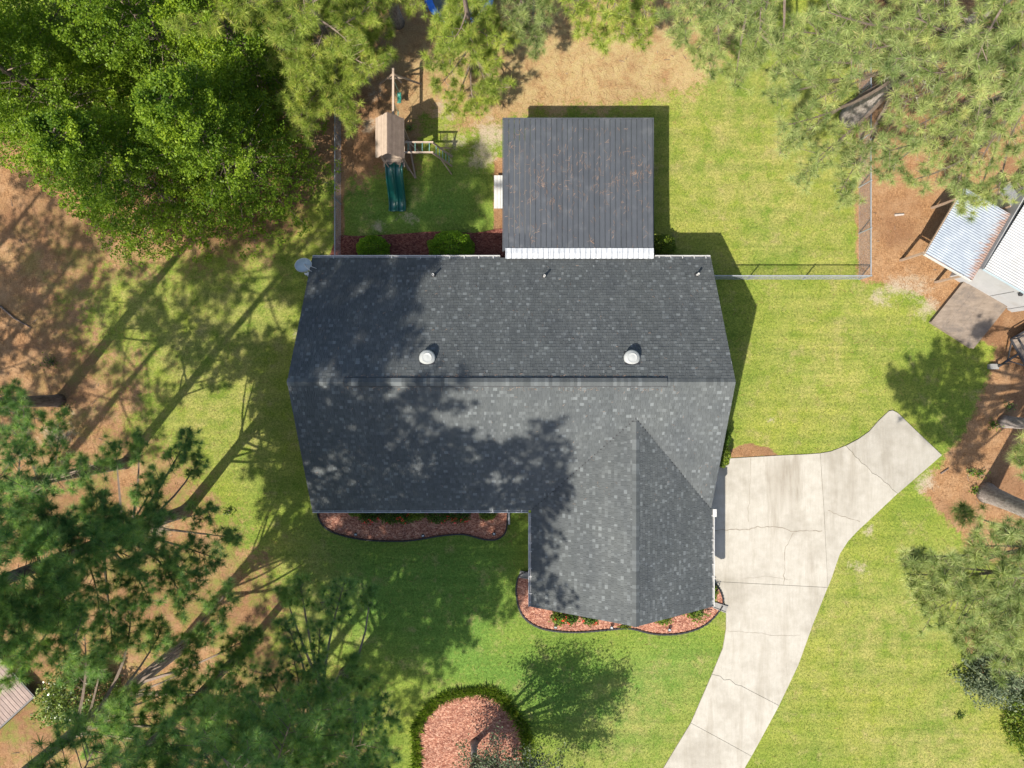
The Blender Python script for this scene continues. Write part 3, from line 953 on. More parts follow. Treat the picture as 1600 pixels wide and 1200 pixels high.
def build_house():
    # walls
    w = MB()
    th = 0.16
    x0, x1, y0, y1 = XL + 0.30, XR - 0.30, YS + 0.42, YN - 0.42
    zw = ZE - 0.18
    wx0, wx1, wy0 = WL + 0.42, WR - 0.42, WY + 0.32

    def wall(ax, ay, bx, by, top=zw):
        d = Vector((bx - ax, by - ay, 0)).normalized()
        n = Vector((-d.y, d.x, 0)) * th / 2
        w.add([(ax - n.x, ay - n.y, 0), (bx - n.x, by - n.y, 0), (bx + n.x, by + n.y, 0), (ax + n.x, ay + n.y, 0),
               (ax - n.x, ay - n.y, top), (bx - n.x, by - n.y, top), (bx + n.x, by + n.y, top), (ax + n.x, ay + n.y, top)],
              [(0, 3, 2, 1), (4, 5, 6, 7), (0, 1, 5, 4), (1, 2, 6, 5), (2, 3, 7, 6), (3, 0, 4, 7)])
    wall(x0, y0, wx0, y0)
    wall(wx0, y0 - 0.1, wx0, wy0)
    wall(wx0 + 0.1, wy0, wx1 - 0.1, wy0)
    wall(wx1, wy0, wx1, y0 - 0.1)
    wall(x1, y0, x1, y1)
    wall(x1 - 0.1, y1, x0 + 0.1, y1)
    wall(x0, y1, x0, y0 + 0.1)
    # gable triangles
    for gx in (x0, x1):
        a, b = gx - th / 2, gx + th / 2
        vs = [(a, y0, zw), (a, y1, zw), (a, YR, ZR - 0.25), (b, y0, zw), (b, y1, zw), (b, YR, ZR - 0.25)]
        w.add(vs, [(0, 2, 1), (3, 4, 5), (0, 1, 4, 3), (1, 2, 5, 4), (2, 0, 3, 5)])
    a, b = wy0 - th / 2, wy0 + th / 2
    vs = [(wx0, a, zw), (wx1, a, zw), (WX, a, ZW - 0.3), (wx0, b, zw), (wx1, b, zw), (WX, b, ZW - 0.3)]
    w.add(vs, [(0, 1, 2), (3, 5, 4), (0, 3, 4, 1), (1, 4, 5, 2), (2, 5, 3, 0)])
    w.build('wall', M['siding'], HOUSE)
    # garage doors facing the drive
    for gy in (-7.1, -3.9 - 0.0):
        pass
    g = MB()
    gx = wx1 + th / 2 + 0.02
    for k in range(4):
        z0 = 0.07 + k * 0.53
        g.box((gx - 0.02, -9.1, z0), (gx + 0.03, -6.3, z0 + 0.52))
    g.build('garage_door', M['white_paint'], HOUSE)
    # windows on the front wall
    for cx in (-7.2, -4.4, -1.6):
        f = MB()
        yy = y0 - th / 2
        for lo, hi in (((cx - 0.55, yy - 0.05, 0.8), (cx + 0.55, yy, 0.88)), ((cx - 0.55, yy - 0.05, 2.12), (cx + 0.55, yy, 2.2)),
                       ((cx - 0.55, yy - 0.05, 0.88), (cx - 0.47, yy, 2.12)), ((cx + 0.47, yy - 0.05, 0.88), (cx + 0.55, yy, 2.12)),
                       ((cx - 0.47, yy - 0.04, 1.47), (cx + 0.47, yy, 1.53))):
            f.box(lo, hi)
        wo_ = f.build('window', M['white_paint'], HOUSE)
        p = MB()
        p.box((cx - 0.47, yy - 0.02, 0.88), (cx + 0.47, yy - 0.004, 1.47))
        p.box((cx - 0.47, yy - 0.02, 1.53), (cx + 0.47, yy - 0.004, 2.12))
        p.build('pane', M['dark_metal'], wo_)

    # roof deck with fascia (the part), shingles and caps are its sub-parts
    d = MB()
    t = 0.14

    def slab(pts):
        n = len(pts)
        b = [(p[0], p[1], p[2] - t) for p in pts]
        d.add(pts + b, [tuple(range(n)), tuple(reversed(range(n, 2 * n)))] + [(i, i + n, (i + 1) % n + n, (i + 1) % n) for i in range(n)])
    e = 0.012
    slab([(XL, YN, ZE - e), (XL, YR, ZR - e), (XR, YR, ZR - e), (XR, YN, ZE - e)])
    slab([(XL, YR, ZR - e), (XL, YS, ZE - e), (WL, YS, ZE - e), (WX, YV, ZW - e), (WR - 0.05, YS, ZE - e), (XR, YS + 0.01, ZE - e), (XR, YR, ZR - e)])
    slab([(WL, YS, ZE - e), (WL, WY, ZE - e), (WX, WY, ZW - e), (WX, YV, ZW - e)])
    slab([(WX, YV, ZW - e), (WX, WY, ZW - e), (WR, WY, ZE - e), (WR, YS, ZE - e)])
    roof = d.build('roof', M['dark_metal'], HOUSE)
    return roof


ROOF = build_house()


def build_shingles():
    rr = random.Random(11)
    EXP = 0.146
    WID = [0.08, 0.11, 0.15, 0.19]
    LIFT = [0.014, 0.024]
    TONES = [0.36, 0.42, 0.46, 0.51, 0.58, 0.67, 0.80]

    def pick_tone():
        q = rr.random()
        if q < 0.085:
            return 5
        if q < 0.13:
            return 6
        return rr.choice((0, 1, 1, 2, 2, 2, 3, 3, 3, 4))
    # each plane: origin on the eave, u along the eave, h horizontal up-slope direction, slope, run, limits(u) at distance v
    planes = [
        (Vector((XR, YN, ZE)), Vector((-1, 0, 0)), Vector((0, -1, 0)), SN, YN - YR, lambda v: (0.0, XR - XL), None),
        (Vector((XL, YS, ZE)), Vector((1, 0, 0)), Vector((0, 1, 0)), SS, YR - YS, lambda v: (0.0, XR - XL), 'main'),
        (Vector((WL, YV + 0.0, ZE)), Vector((0, -1, 0)), Vector((1, 0, 0)), SWL, WX - WL, lambda v: ((WX - WL - v) / (WX - WL) * (YV - YS), YV - WY), None),
        (Vector((WR, WY, ZE)), Vector((0, 1, 0)), Vector((-1, 0, 0)), SWR, WR - WX, lambda v: (0.0, (YV - WY) - (WR - WX - v) / (WR - WX) * (YV - YS)), None),
    ]
    tabs = []      # (plane index, u0, u1, v0, v1, tone, lift)
    for pi, (o, u, h, s, run, lim, special) in enumerate(planes):
        cz = EXP / math.sqrt(1 + s * s)
        nrow = int(math.ceil(run / cz))
        lit_prev = []
        for j in range(nrow):
            v0 = j * cz
            v1 = min(v0 + cz, run)
            a, b = lim((v0 + v1) / 2)
            segs = [(a, b)]
            if special == 'main':
                vm = (v0 + v1) / 2
                f = vm / (YV - YS)
                if f < 1:
                    lx = WL + (WX - WL) * f - XL
                    rx = WR - (WR - WX) * f - XL
                    segs = [(a, lx), (min(rx, b), b)]
            lit_now = []
            for (a, b) in segs:
                x = a - rr.uniform(0, 0.2)
                while x < b - 1e-6:
                    wd = rr.choice(WID)
                    x2 = x + wd
                    if x2 <= a + 0.01:
                        x = x2
                        continue
                    full = x >= a and x2 <= b and v1 - v0 > cz * 0.99
                    tn_ = pick_tone()
                    if tn_ >= 5:
                        if rr.random() < 0.75 and any(x < q1 + 0.05 and x2 > q0 - 0.05 for q0, q1 in lit_prev + lit_now[-1:]):
                            tn_ = rr.choice((1, 2, 3))
                        else:
                            lit_now.append((x, x2))
                    tabs.append((pi, max(x, a), min(x2, b), v0, v1, tn_, rr.randrange(2), WID.index(wd) if full else None))
                    x = x2
            lit_prev = lit_now

    def tab_geo(o, u, h, s, u0, u1, v0, v1, lift, org=None):
        k = math.sqrt(1 + s * s)
        nrm = (Vector((0, 0, 1)) - h * s) / k

        def pt(uu, vv, up):
            return o + u * uu + h * vv + Vector((0, 0, s * vv)) + nrm * up
        g = 0.003
        vs = [pt(u0 + g, v0, lift), pt(u1 - g, v0, lift), pt(u1 - g, v1 + 0.004, 0.004), pt(u0 + g, v1 + 0.004, 0.004),
              pt(u0 + g, v0, -0.006), pt(u1 - g, v0, -0.006), pt(u1 - g, v1, -0.006), pt(u0 + g, v1, -0.006)]
        fs = [(0, 1, 2, 3), (4, 5, 1, 0), (5, 6, 2, 1), (7, 4, 0, 3)]
        return vs, fs

    # the three hundred whole tabs nearest the camera become shingles of their own, the rest one joined field per slope
    def dist(t):
        o, u, h, s = planes[t[0]][:4]
        c = o + u * (t[1] + t[2]) / 2 + h * (t[3] + t[4]) / 2 + Vector((0, 0, s * (t[3] + t[4]) / 2))
        return (c - Vector((0, 0, H))).length
    cand = sorted([i for i, t in enumerate(tabs) if t[7] is not None and planes[t[0]][4] - t[4] > 0.22], key=lambda i: dist(tabs[i]))
    single = set(cand[:300])
    fields = [MB() for _ in planes]
    cache = {}
    for i, t in enumerate(tabs):
        o, u, h, s = planes[t[0]][:4]
        lift = LIFT[t[6]]
        if i in single:
            key = (t[0], t[5], t[6], t[7])
            if key not in cache:
                mb = MB()
                vs, fs = tab_geo(Vector((0, 0, 0)), u, h, s, 0, WID[t[7]], 0, t[4] - t[3], lift)
                mb.add(vs, fs, TONES[t[5]])
                cache[key] = mb.mesh('shingle')
            at = o + u * t[1] + h * t[3] + Vector((0, 0, s * t[3]))
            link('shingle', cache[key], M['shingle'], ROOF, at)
        else:
            vs, fs = tab_geo(o, u, h, s, t[1], t[2], t[3], t[4], lift)
            fields[t[0]].add(vs, fs, TONES[t[5]] + rr.uniform(-0.03, 0.03))
    for f in fields:
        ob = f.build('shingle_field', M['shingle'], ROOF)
        ob['kind'] = 'stuff'

    # ridge caps: bent pieces astride each ridge
    def cap(at, along, s1, s2, half, ln, lift, tone):
        mb = MB()
        side = Vector((-along.y, along.x, 0))
        a0, a1 = -along * ln / 2, along * ln / 2
        z = Vector((0, 0, 1))
        l0, l1 = lift + 0.012, lift
        v = [a0 + z * l0, a0 + side * half + z * (l0 - half * s1), a0 - side * half + z * (l0 - half * s2),
             a1 + z * l1, a1 + side * half + z * (l1 - half * s1), a1 - side * half + z * (l1 - half * s2)]
        v += [p - z * 0.016 for p in v]
        mb.add(v, [(0, 3, 4, 1), (0, 2, 5, 3), (1, 4, 10, 7), (2, 8, 11, 5), (0, 1, 7, 6), (0, 6, 8, 2)], tone)
        me = mb.mesh('ridge_cap')
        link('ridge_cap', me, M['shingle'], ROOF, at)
    step = 0.145
    vx0, vx1 = (537 - 800) * 28.6 / FPX, (1043 - 800) * 28.6 / FPX
    x = XL + step / 2
    while x < XR:
        on = vx0 < x < vx1
        tn = rr.choice((0.32, 0.4, 0.45, 0.5, 0.5, 0.55, 0.6, 0.7))
        if on:
            cap(Vector((x, YR, ZR + 0.075)), Vector((1, 0, 0)), SN * 0.9, SS * 0.9, 0.165, step + 0.01, 0.014, tn)
        else:
            cap(Vector((x, YR, ZR)), Vector((1, 0, 0)), SN, SS, 0.15, step + 0.01, 0.026, tn)
        x += step
    y = WY + step / 2
    while y < YV - 0.15:
        tn = rr.choice((0.40, 0.44, 0.48, 0.53, 0.58, 0.66))
        cap(Vector((WX, y, ZW)), Vector((0, 1, 0)), SWL, SWR, 0.15, step + 0.01, 0.026, tn)
        y += step
    # ridge vent under the caps
    mb = MB()
    z0 = ZR + 0.065
    ww = 0.19
    prof = [(-ww, -ww * SS - 0.05), (-ww, -ww * SS), (0, 0), (ww, -ww * SN), (ww, -ww * SN - 0.05)]
    vs = [(xx, YR + py, z0 + pz) for xx in (vx0 - 0.03, vx1 + 0.03) for py, pz in prof]
    mb.add(vs, [(0, 1, 6, 5), (1, 2, 7, 6), (2, 3, 8, 7), (3, 4, 9, 8), (4, 3, 2, 1, 0), (5, 6, 7, 8, 9)])
    mb.build('ridge_vent', M['dark_metal'], ROOF)


build_shingles()


def roof_normal_frame(x, y):
    return roof_z(x, y)


# round vents, plumbing vents
for px, py in ((667, 559), (988, 559)):
    p = P(px, py, 6.05)
    z = roof_z(p.x, p.y)
    p = P(px, py, z + 0.22)
    z = roof_z(p.x, p.y)
    v = MB()
    v.lathe((p.x, p.y, z - 0.12), [(0.17, 0), (0.17, 0.20), (0.325, 0.21), (0.335, 0.235), (0.32, 0.265), (0.26, 0.315), (0.20, 0.34), (0.195, 0.35), (0.19, 0.345), (0.10, 0.36), (0.0, 0.365)], 40)
    vo = v.build('roof_vent', M['vent_white'], HOUSE, smooth=True)
    b = MB()
    b.add([(p.x - 0.3, p.y - 0.28, roof_z(p.x, p.y - 0.28) + 0.03), (p.x + 0.3, p.y - 0.28, roof_z(p.x, p.y - 0.28) + 0.03),
           (p.x + 0.3, p.y + 0.28, roof_z(p.x, p.y + 0.28) + 0.03), (p.x - 0.3, p.y + 0.28, roof_z(p.x, p.y + 0.28) + 0.03)], [(0, 1, 2, 3)])
    b.build('base_plate', M['dark_metal'], vo)
for px, py in ((678, 431), (850, 433), (1088, 430)):
    p = P(px, py, 3.2)
    z = roof_z(p.x, p.y)
    v = MB()
    v.lathe((p.x, p.y, z - 0.1), [(0.05, 0), (0.05, 0.46), (0.035, 0.46), (0.035, 0.40)], 14)
    vo = v.build('vent_pipe', M['pipe_grey'], HOUSE)
    b = MB()
    b.lathe((p.x, p.y, z - 0.08), [(0.13, 0.0), (0.085, 0.14), (0.056, 0.19)], 14)
    b.build('pipe_boot', M['dark_metal'], vo)


# gutters: open troughs with hangers
def gutter(a, b, out, n_h, first=0.3, mat='white_trim', lip=0.12):
    a, b = Vector(a), Vector(b)
    d = (b - a).normalized()
    o = Vector((*out, 0))
    mb = MB()
    ww, hh, th = lip, 0.11, 0.016
    z = ZE - 0.015
    cs = [(0.0, 0), (0.0, -hh), (ww * 0.8, -hh), (ww, -0.02), (ww, 0.012), (ww - 0.035, 0.012), (ww - 0.035, -0.01), (ww * 0.8 - th, -hh + th), (th, -hh + th), (th, 0)]
    L = (b - a).length
    vs = []
    for t in (0, L):
        for w_, h_ in cs:
            p = a + d * t + o * w_
            vs.append((p.x, p.y, z + h_))
    n = len(cs)
    fs = [(i, (i + 1) % n, (i + 1) % n + n, i + n) for i in range(n)]
    mb.add(vs, fs)
    # end caps
    for t in (0.0, L):
        p = a + d * t
        q = p + o * ww
        mb.beam((p.x + o.x * ww / 2, p.y + o.y * ww / 2, z - hh / 2), (p.x + o.x * ww / 2 + d.x * 0.01, p.y + o.y * ww / 2 + d.y * 0.01, z - hh / 2), ww, hh)
    g = mb.build('gutter', M[mat], HOUSE)
    for i in range(n_h):
        t = first + (L - 2 * first) * i / max(1, n_h - 1)
        p = a + d * t
        hm = MB()
        hm.beam((p.x - o.x * 0.06, p.y - o.y * 0.06, z + 0.045), (p.x + o.x * (ww - 0.02), p.y + o.y * (ww - 0.02), z + 0.018), 0.035, 0.012)
        hm.build('gutter_hanger', M[mat], g)


gutter((XL + 0.02, YN + 0.005, 0), ((781 - 800) * 32.3 / FPX, YN + 0.005, 0), (0, 1), 13)
gutter(((1023 - 800) * 32.3 / FPX, YN + 0.005, 0), (XR - 0.03, YN + 0.005, 0), (0, 1), 5, 0.2)
gutter((XL + 0.02, YS - 0.005, 0), (WL - 0.13, YS - 0.005, 0), (0, -1), 15)
gutter((WL - 0.005, YS - 0.14, 0), (WL - 0.005, WY + 0.02, 0), (-1, 0), 11, 0.2)
gutter((WR + 0.005, YS - 0.0, 0), (WR + 0.005, WY + 0.02, 0), (1, 0), 8, 0.25)
# outlet boxes and downspouts
mb = MB()
mb.box((WR + 0.03, YS - 0.30, ZE - 0.12), (WR + 0.20, YS + 0.05, ZE + 0.05))
mb.tube([(WR + 0.1, YS - 0.1, ZE - 0.1), (WR + 0.1, YS - 0.1, ZE - 0.25), (WR - 0.28, YS - 0.1, ZE - 0.5), (WR - 0.28, YS - 0.1, 0.1)], 0.04, 8)
mb.build('downspout', M['white_paint'], HOUSE)
mb = MB()
dx = P(795, 800, 0.1).x
mb.tube([(dx, YS - 0.07, ZE - 0.1), (dx, YS - 0.07, ZE - 0.25), (dx, YS + 0.27, ZE - 0.5), (dx, YS + 0.27, 0.22), (dx, YS + 0.1, 0.12), (dx + 0.02, -6.9, 0.09)], [0.045] * 5 + [0.05], 8)
mb.build('downspout', M['white_trim'], HOUSE)
mb = MB()
mb.tube([(WL - 0.08, WY + 0.35, ZE - 0.1), (WL - 0.08, WY + 0.35, ZE - 0.25), (WL + 0.28, WY + 0.4, ZE - 0.5), (WL + 0.28, WY + 0.4, 0.1)], 0.04, 8)
mb.build('downspout', M['white_trim'], HOUSE)

# concrete splash blocks
for (px, py, ang, lab) in ((822, 899, R(170), 'grey splash block in the mulch beside the shaded side of the garage wing'),
                           (1126, 949, R(-20), 'grey splash block at the bed corner beside the driveway')):
    p = P(px, py, 0.1)
    t = thing('splash_block', lab, 'splash block', (p.x, p.y, 0))
    m_ = MB()
    u = Vector((math.cos(ang), math.sin(ang), 0))
    n_ = Vector((-u.y, u.x, 0))
    q = Vector((p.x, p.y, 0))
    m_.beam(q - u * 0.33 + Vector((0, 0, 0.075)), q + u * 0.33 + Vector((0, 0, 0.065)), 0.22, 0.04)
    m_.beam(q - u * 0.33 + n_ * 0.13 + Vector((0, 0, 0.09)), q + u * 0.33 + n_ * 0.15 + Vector((0, 0, 0.08)), 0.04, 0.08)
    m_.beam(q - u * 0.33 - n_ * 0.13 + Vector((0, 0, 0.09)), q + u * 0.33 - n_ * 0.15 + Vector((0, 0, 0.08)), 0.04, 0.08)
    m_.beam(q - u * 0.35 - n_ * 0.14 + Vector((0, 0, 0.1)), q - u * 0.35 + n_ * 0.14 + Vector((0, 0, 0.1)), 0.04, 0.1)
    m_.build('trough', M['concrete_block'], t)

# ------------------------------------------------------------------ satellite dish on the roof corner
p = P(474, 413, 3.05)
DISH = thing('satellite_dish', 'blue grey satellite dish on a short arm at the rear left roof corner', 'satellite dish', (XL + 0.05, 5.05, 0))
c = Vector((p.x, p.y, 3.1))
nrm = Vector((0.35, -0.62, 0.72)).normalized()
ua = Vector((0.92, 0.40, 0)).normalized()
ua = (ua - nrm * ua.dot(nrm)).normalized()
va = nrm.cross(ua)
mb = MB()
rings, seg = 7, 36
for side in (0, 1):
    for i in range(rings + 1):
        r = i / rings
        for k in range(seg):
            th = 2 * math.pi * k / seg
            q = c + ua * (0.37 * r * math.cos(th)) + va * (0.34 * r * math.sin(th)) + nrm * (0.09 * r * r - 0.018 * side)
            mb.v.append(tuple(q))
off = (rings + 1) * seg
for i in range(rings):
    for k in range(seg):
        k2 = (k + 1) % seg
        mb.face((i * seg + k, (i + 1) * seg + k, (i + 1) * seg + k2, i * seg + k2))
        mb.face((off + i * seg + k, off + i * seg + k2, off + (i + 1) * seg + k2, off + (i + 1) * seg + k))
for k in range(seg):
    k2 = (k + 1) % seg
    mb.face((rings * seg + k, off + rings * seg + k, off + rings * seg + k2, rings * seg + k2))
mb.build('reflector', M['dish_grey'], DISH, smooth=True)
mb = MB()
rim = [c + ua * (0.372 * math.cos(2 * math.pi * k / 40)) + va * (0.342 * math.sin(2 * math.pi * k / 40)) + nrm * 0.088 for k in range(41)]
mb.tube(rim, 0.012, 6, cap=False)
mb.build('rim', M['pipe_grey'], DISH)
foot = P(481, 424, 3.5)
bot = c - va * 0.33 + nrm * 0.05
mb = MB()
feed = c + nrm * 0.36 - va * 0.30
mb.tube([bot, bot + nrm * 0.12 - va * 0.04, feed], 0.016, 6)
mb.build('feed_arm', M['white_paint'], DISH)
mb = MB()
fd = (feed - c).normalized()
mb.beam(feed - fd * 0.02, feed + fd * 0.14, 0.11, 0.09)
mb.beam(feed - ua * 0.10, feed + ua * 0.10, 0.06, 0.06)
mb.tube([feed + fd * 0.05 - ua * 0.08, feed - fd * 0.06 - ua * 0.1], 0.035, 10)
mb.build('receiver', M['white_paint'], DISH)
mb = MB()
rz = roof_z(XL + 0.2, 5.0)
mb.tube([c - nrm * 0.02, c - nrm * 0.14, (XL + 0.10, 5.05, rz + 0.16), (XL + 0.12, 5.05, rz + 0.01)], 0.022, 8)
mb.tube([c - nrm * 0.05, (XL + 0.3, 5.2, roof_z(XL + 0.3, 5.2) + 0.02)], 0.012, 6)
mb.build('mast', M['pipe_grey'], DISH)

# ------------------------------------------------------------------ patio cover of standing-seam panels
PAT = thing('patio_cover', 'dark metal patio roof of narrow seamed panels littered with pine needles', 'patio cover', (3.0, 9.0, 0))
px0, px1 = (787 - 800) * 32.3 / FPX, (1020 - 800) * 32.3 / FPX
pyN, pyS = 414 * 32.33 / FPX, 208.5 * 32.15 / FPX
zN, zS = 2.68, 2.86
NP = 28
pw = (px1 - px0) / NP
rr = random.Random(21)
for i in range(NP):
    x = px0 + i * pw
    mb = MB()
    tn = rr.uniform(0.9, 1.08)
    g = 0.004
    cs = [(g, 0.0), (pw - 0.040, 0.0), (pw - 0.034, 0.028), (pw - 0.014, 0.028), (pw - 0.008, 0.0), (pw - g, -0.012), (pw - g, -0.035), (g, -0.035)]
    vs = [(x + a, pyN, zN + b) for a, b in cs] + [(x + a, pyS, zS + b) for a, b in cs]
    n = len(cs)
    mb.add(vs, [(k + n, (k + 1) % n + n, (k + 1) % n, k)[::-1] for k in range(n)] + [tuple(range(n)), tuple(reversed(range(n, 2 * n)))], tn)
    mb.build('roof_panel', M['patio_panel'], PAT)
mb = MB()
mb.box((px0 - 0.05, pyN + 0.003, zN - 0.16), (px1 + 0.05, pyN + 0.05, zN + 0.02), 0.95)
mb.box((px0 - 0.055, pyS, zS - 0.30), (px0 - 0.005, pyN, zN - 0.012), 0.95)
mb.box((px1 + 0.005, pyS, zS - 0.30), (px1 + 0.055, pyN, zN - 0.012), 0.95)
mb.build('fascia', M['patio_panel'], PAT)
mb = MB()   # bright corrugated flashing over the house eave
fx0, fx1 = px0 + 0.08, px1 - 0.005
n = NP * 8
ya, yb = pyS + 0.10, (600 - 404.5) * 32.2 / FPX
vs = []
for k in range(n + 1):
    x = fx0 + (fx1 - fx0) * k / n
    ph = (k % 8) / 8
    hgt = 0.045 * max(0.0, math.cos(2 * math.pi * ph)) + rr.uniform(-0.008, 0.008)
    vs.append((x, ya, zS + 0.042 + hgt * 0.5))
    vs.append((x, (ya + yb) / 2, zS + 0.050 + hgt + rr.uniform(-0.006, 0.006)))
    vs.append((x, yb, zS - 0.012 + hgt * 1.2))
mb.add(vs, [f for k in range(n) for f in ((3 * k, 3 * k + 1, 3 * k + 4, 3 * k + 3), (3 * k + 1, 3 * k + 2, 3 * k + 5, 3 * k + 4))])
fl = mb.build('flashing', M['flashing_metal'], PAT)
mod = fl.modifiers.new('thick', 'SOLIDIFY')
mod.thickness = 0.004
for x in (px0 + 0.15, (px0 + px1) / 2, px1 - 0.15):
    mb = MB()
    mb.box((x - 0.06, pyN - 0.32, 0.0), (x + 0.06, pyN - 0.20, zN - 0.22))
    mb.build('post', M['white_paint'], PAT)
mb = MB()
mb.box((px0 + 0.1, pyN - 0.32, zN - 0.22), (px1 - 0.1, pyN - 0.20, zN - 0.05))
mb.build('beam', M['white_paint'], PAT)
mb = MB()
mb.box((px0 + 0.1, 5.5, 0.003), (px1 - 0.1, pyN - 0.1, 0.08))
tag(mb.build('patio_floor', M['concrete']), kind='structure')

# pine needles fallen on the patio roof
rng = np.random.default_rng(8)
N = 380
X = rng.uniform(px0 + 0.1, px1 - 0.1, N)
Y = pyS + 0.1 + (pyN - pyS - 0.4) * np.clip(rng.normal(0.55, 0.24, N), 0.01, 0.97)
clx = np.repeat(rng.uniform(px0 + 0.3, px1 - 0.2, 20), 7)
cly = np.repeat(pyS + 0.3 + (pyN - pyS - 0.8) * np.clip(rng.normal(0.55, 0.24, 20), 0.02, 0.95), 7)
X = np.concatenate([X, clx + rng.normal(0, 0.12, len(clx))])
Y = np.concatenate([Y, cly + rng.normal(0, 0.15, len(cly))])
X = np.clip(X, px0 + 0.1, px1 - 0.1)
Zt = zN + (zS - zN) * (pyN - Y) / (pyN - pyS) + 0.012
an = rng.normal(math.pi / 2, 0.75, len(X))
ln = rng.uniform(0.08, 0.22, len(X))
S = np.stack([X - np.cos(an) * ln / 2, Y - np.sin(an) * ln / 2, Zt + rng.uniform(0, 0.03, len(X))], -1)
bend = rng.normal(0, 0.25, len(X))
Mi = np.stack([X, Y, Zt + 0.012], -1)
E = np.stack([X + np.cos(an + bend) * ln / 2, Y + np.sin(an + bend) * ln / 2, Zt + rng.uniform(0, 0.03, len(X))], -1)
o = link('fallen_needles', twig_mesh('fallen_needles', np.concatenate([S, Mi]), np.concatenate([Mi, E]), 0.0065, 0.005), M['roof_needle'])
tag(o, 'orange pine needles scattered over the dark patio roof', 'pine needles', kind='stuff')

rng = np.random.default_rng(18)
N = 420
X = np.concatenate([rng.uniform(XL + .3, XR - .3, N // 2), rng.uniform(-6.7, 6.2, N // 2)])
Y = np.concatenate([rng.uniform(YS + .3, YN - .3, N // 2), YR + rng.choice([-0.26, 0.26], N // 2) + rng.normal(0, 0.05, N // 2)])
Zt = np.array([roof_z(a, b) for a, b in zip(X, Y)]) + 0.035
an = rng.uniform(0, math.pi, N)
ln = rng.uniform(0.05, 0.13, N)
S = np.stack([X - np.cos(an) * ln, Y - np.sin(an) * ln, np.array([roof_z(a, b) for a, b in zip(X - np.cos(an) * ln, Y - np.sin(an) * ln)]) + 0.035], -1)
E = np.stack([X, Y, Zt], -1)
o = link('fallen_needles', twig_mesh('fallen_needles', S, E, 0.005, 0.004), M['roof_needle'])
tag(o, 'sparse dead pine needles on the shingles, thickest along the ridge vent', 'pine needles', kind='stuff')

# ------------------------------------------------------------------ bench beside the patio
p = P(780, 300, 0.45)
BEN = thing('bench', 'white plank bench half tucked under the left edge of the patio roof', 'bench', (p.x, p.y, 0))
b0 = P(772, 325.5, 0.45)
b1 = P(772, 274, 0.45)
bw = 0.145
for k in range(4):
    mb = MB()
    x = b0.x + k * (bw + 0.012)
    mb.box((x, b0.y, 0.415), (x + bw, b1.y, 0.45))
    mb.build('plank', M['white_paint'], BEN)
for y in (b0.y + 0.12, b1.y - 0.18):
    mb = MB()
    mb.box((b0.x + 0.05, y, 0), (b0.x + 0.13, y + 0.08, 0.412))
    mb.box((b0.x + 0.47, y, 0), (b0.x + 0.55, y + 0.08, 0.412))
    mb.box((b0.x + 0.13, y, 0.3), (b0.x + 0.47, y + 0.08, 0.38))
    mb.build('leg', M['white_paint'], BEN)


# ------------------------------------------------------------------ chain-link fences
def chain_fence(name, label, path, h=1.2, step=2.4, r=0.028):
    t = thing(name, label, 'fence', (path[0][0], path[0][1], 0))
    segs = list(zip(path[:-1], path[1:]))
    done = []
    post = MB()
    post.tube([(0, 0, 0), (0, 0, h + 0.03)], r * 1.15, 10)
    post.lathe((0, 0, h + 0.02), [(r * 1.5, 0), (r * 1.5, 0.03), (r * 0.7, 0.06)], 10)
    pm = post.mesh('post')
    wire = MB()
    for a, b in segs:
        a, b = Vector((*a, 0)), Vector((*b, 0))
        L = (b - a).length
        n = max(1, round(L / step))
        for i in range(n + 1):
            q = a.lerp(b, i / n)
            if any((q - d).length < 0.3 for d in done):
                continue
            done.append(q)
            link('post', pm, M['fence_wire'], t, q)
        rl = MB()
        up = Vector((0, 0, h))
        rl.tube([a + up, b + up], r, 10)
        rl.build('top_rail', M['fence_wire'], t)
        # woven diagonal wires
        d = (b - a).normalized()
        s = 0.085
        k = -h
        while k < L:
            for sg in (0, 1):
                t0, t1 = k, k + h
                z0, z1 = (0.03, h) if sg == 0 else (h, 0.03)
                c0, c1 = max(t0, 0), min(t1, L)
                if c1 > c0:
                    za = z0 + (z1 - z0) * (c0 - t0) / h
                    zb = z0 + (z1 - z0) * (c1 - t0) / h
                    pa, pb = a + d * c0, a + d * c1
                    wire.beam((pa.x, pa.y, za), (pb.x, pb.y, zb), 0.003, 0.003)
            k += s
        wire.beam((a.x, a.y, 0.03), (b.x, b.y, 0.03), 0.008, 0.008)
    w = wire.build('chain_link', M['fence_wire'], t)
    w['kind'] = 'stuff'


chain_fence('fence', 'grey chain-link fence enclosing the lit right side of the back yard', [(8.85, 5.16), (17.1, 5.16), (17.1, 16.5)])
chain_fence('fence', 'grey chain-link fence along the shaded left side of the back yard', [(-8.44, 5.7), (-8.44, 15.2)], step=3.0)

# ================================================================== PLAY SET
PLAY = thing('play_set', 'wooden play tower with plank roof, green double slide, monkey bars and swing beam', 'play set', (-5.57, 11.2, 0))
TX, TY0, TY1 = -5.57, 10.55, 12.0
tx0, tx1 = TX - 0.48, TX + 0.48
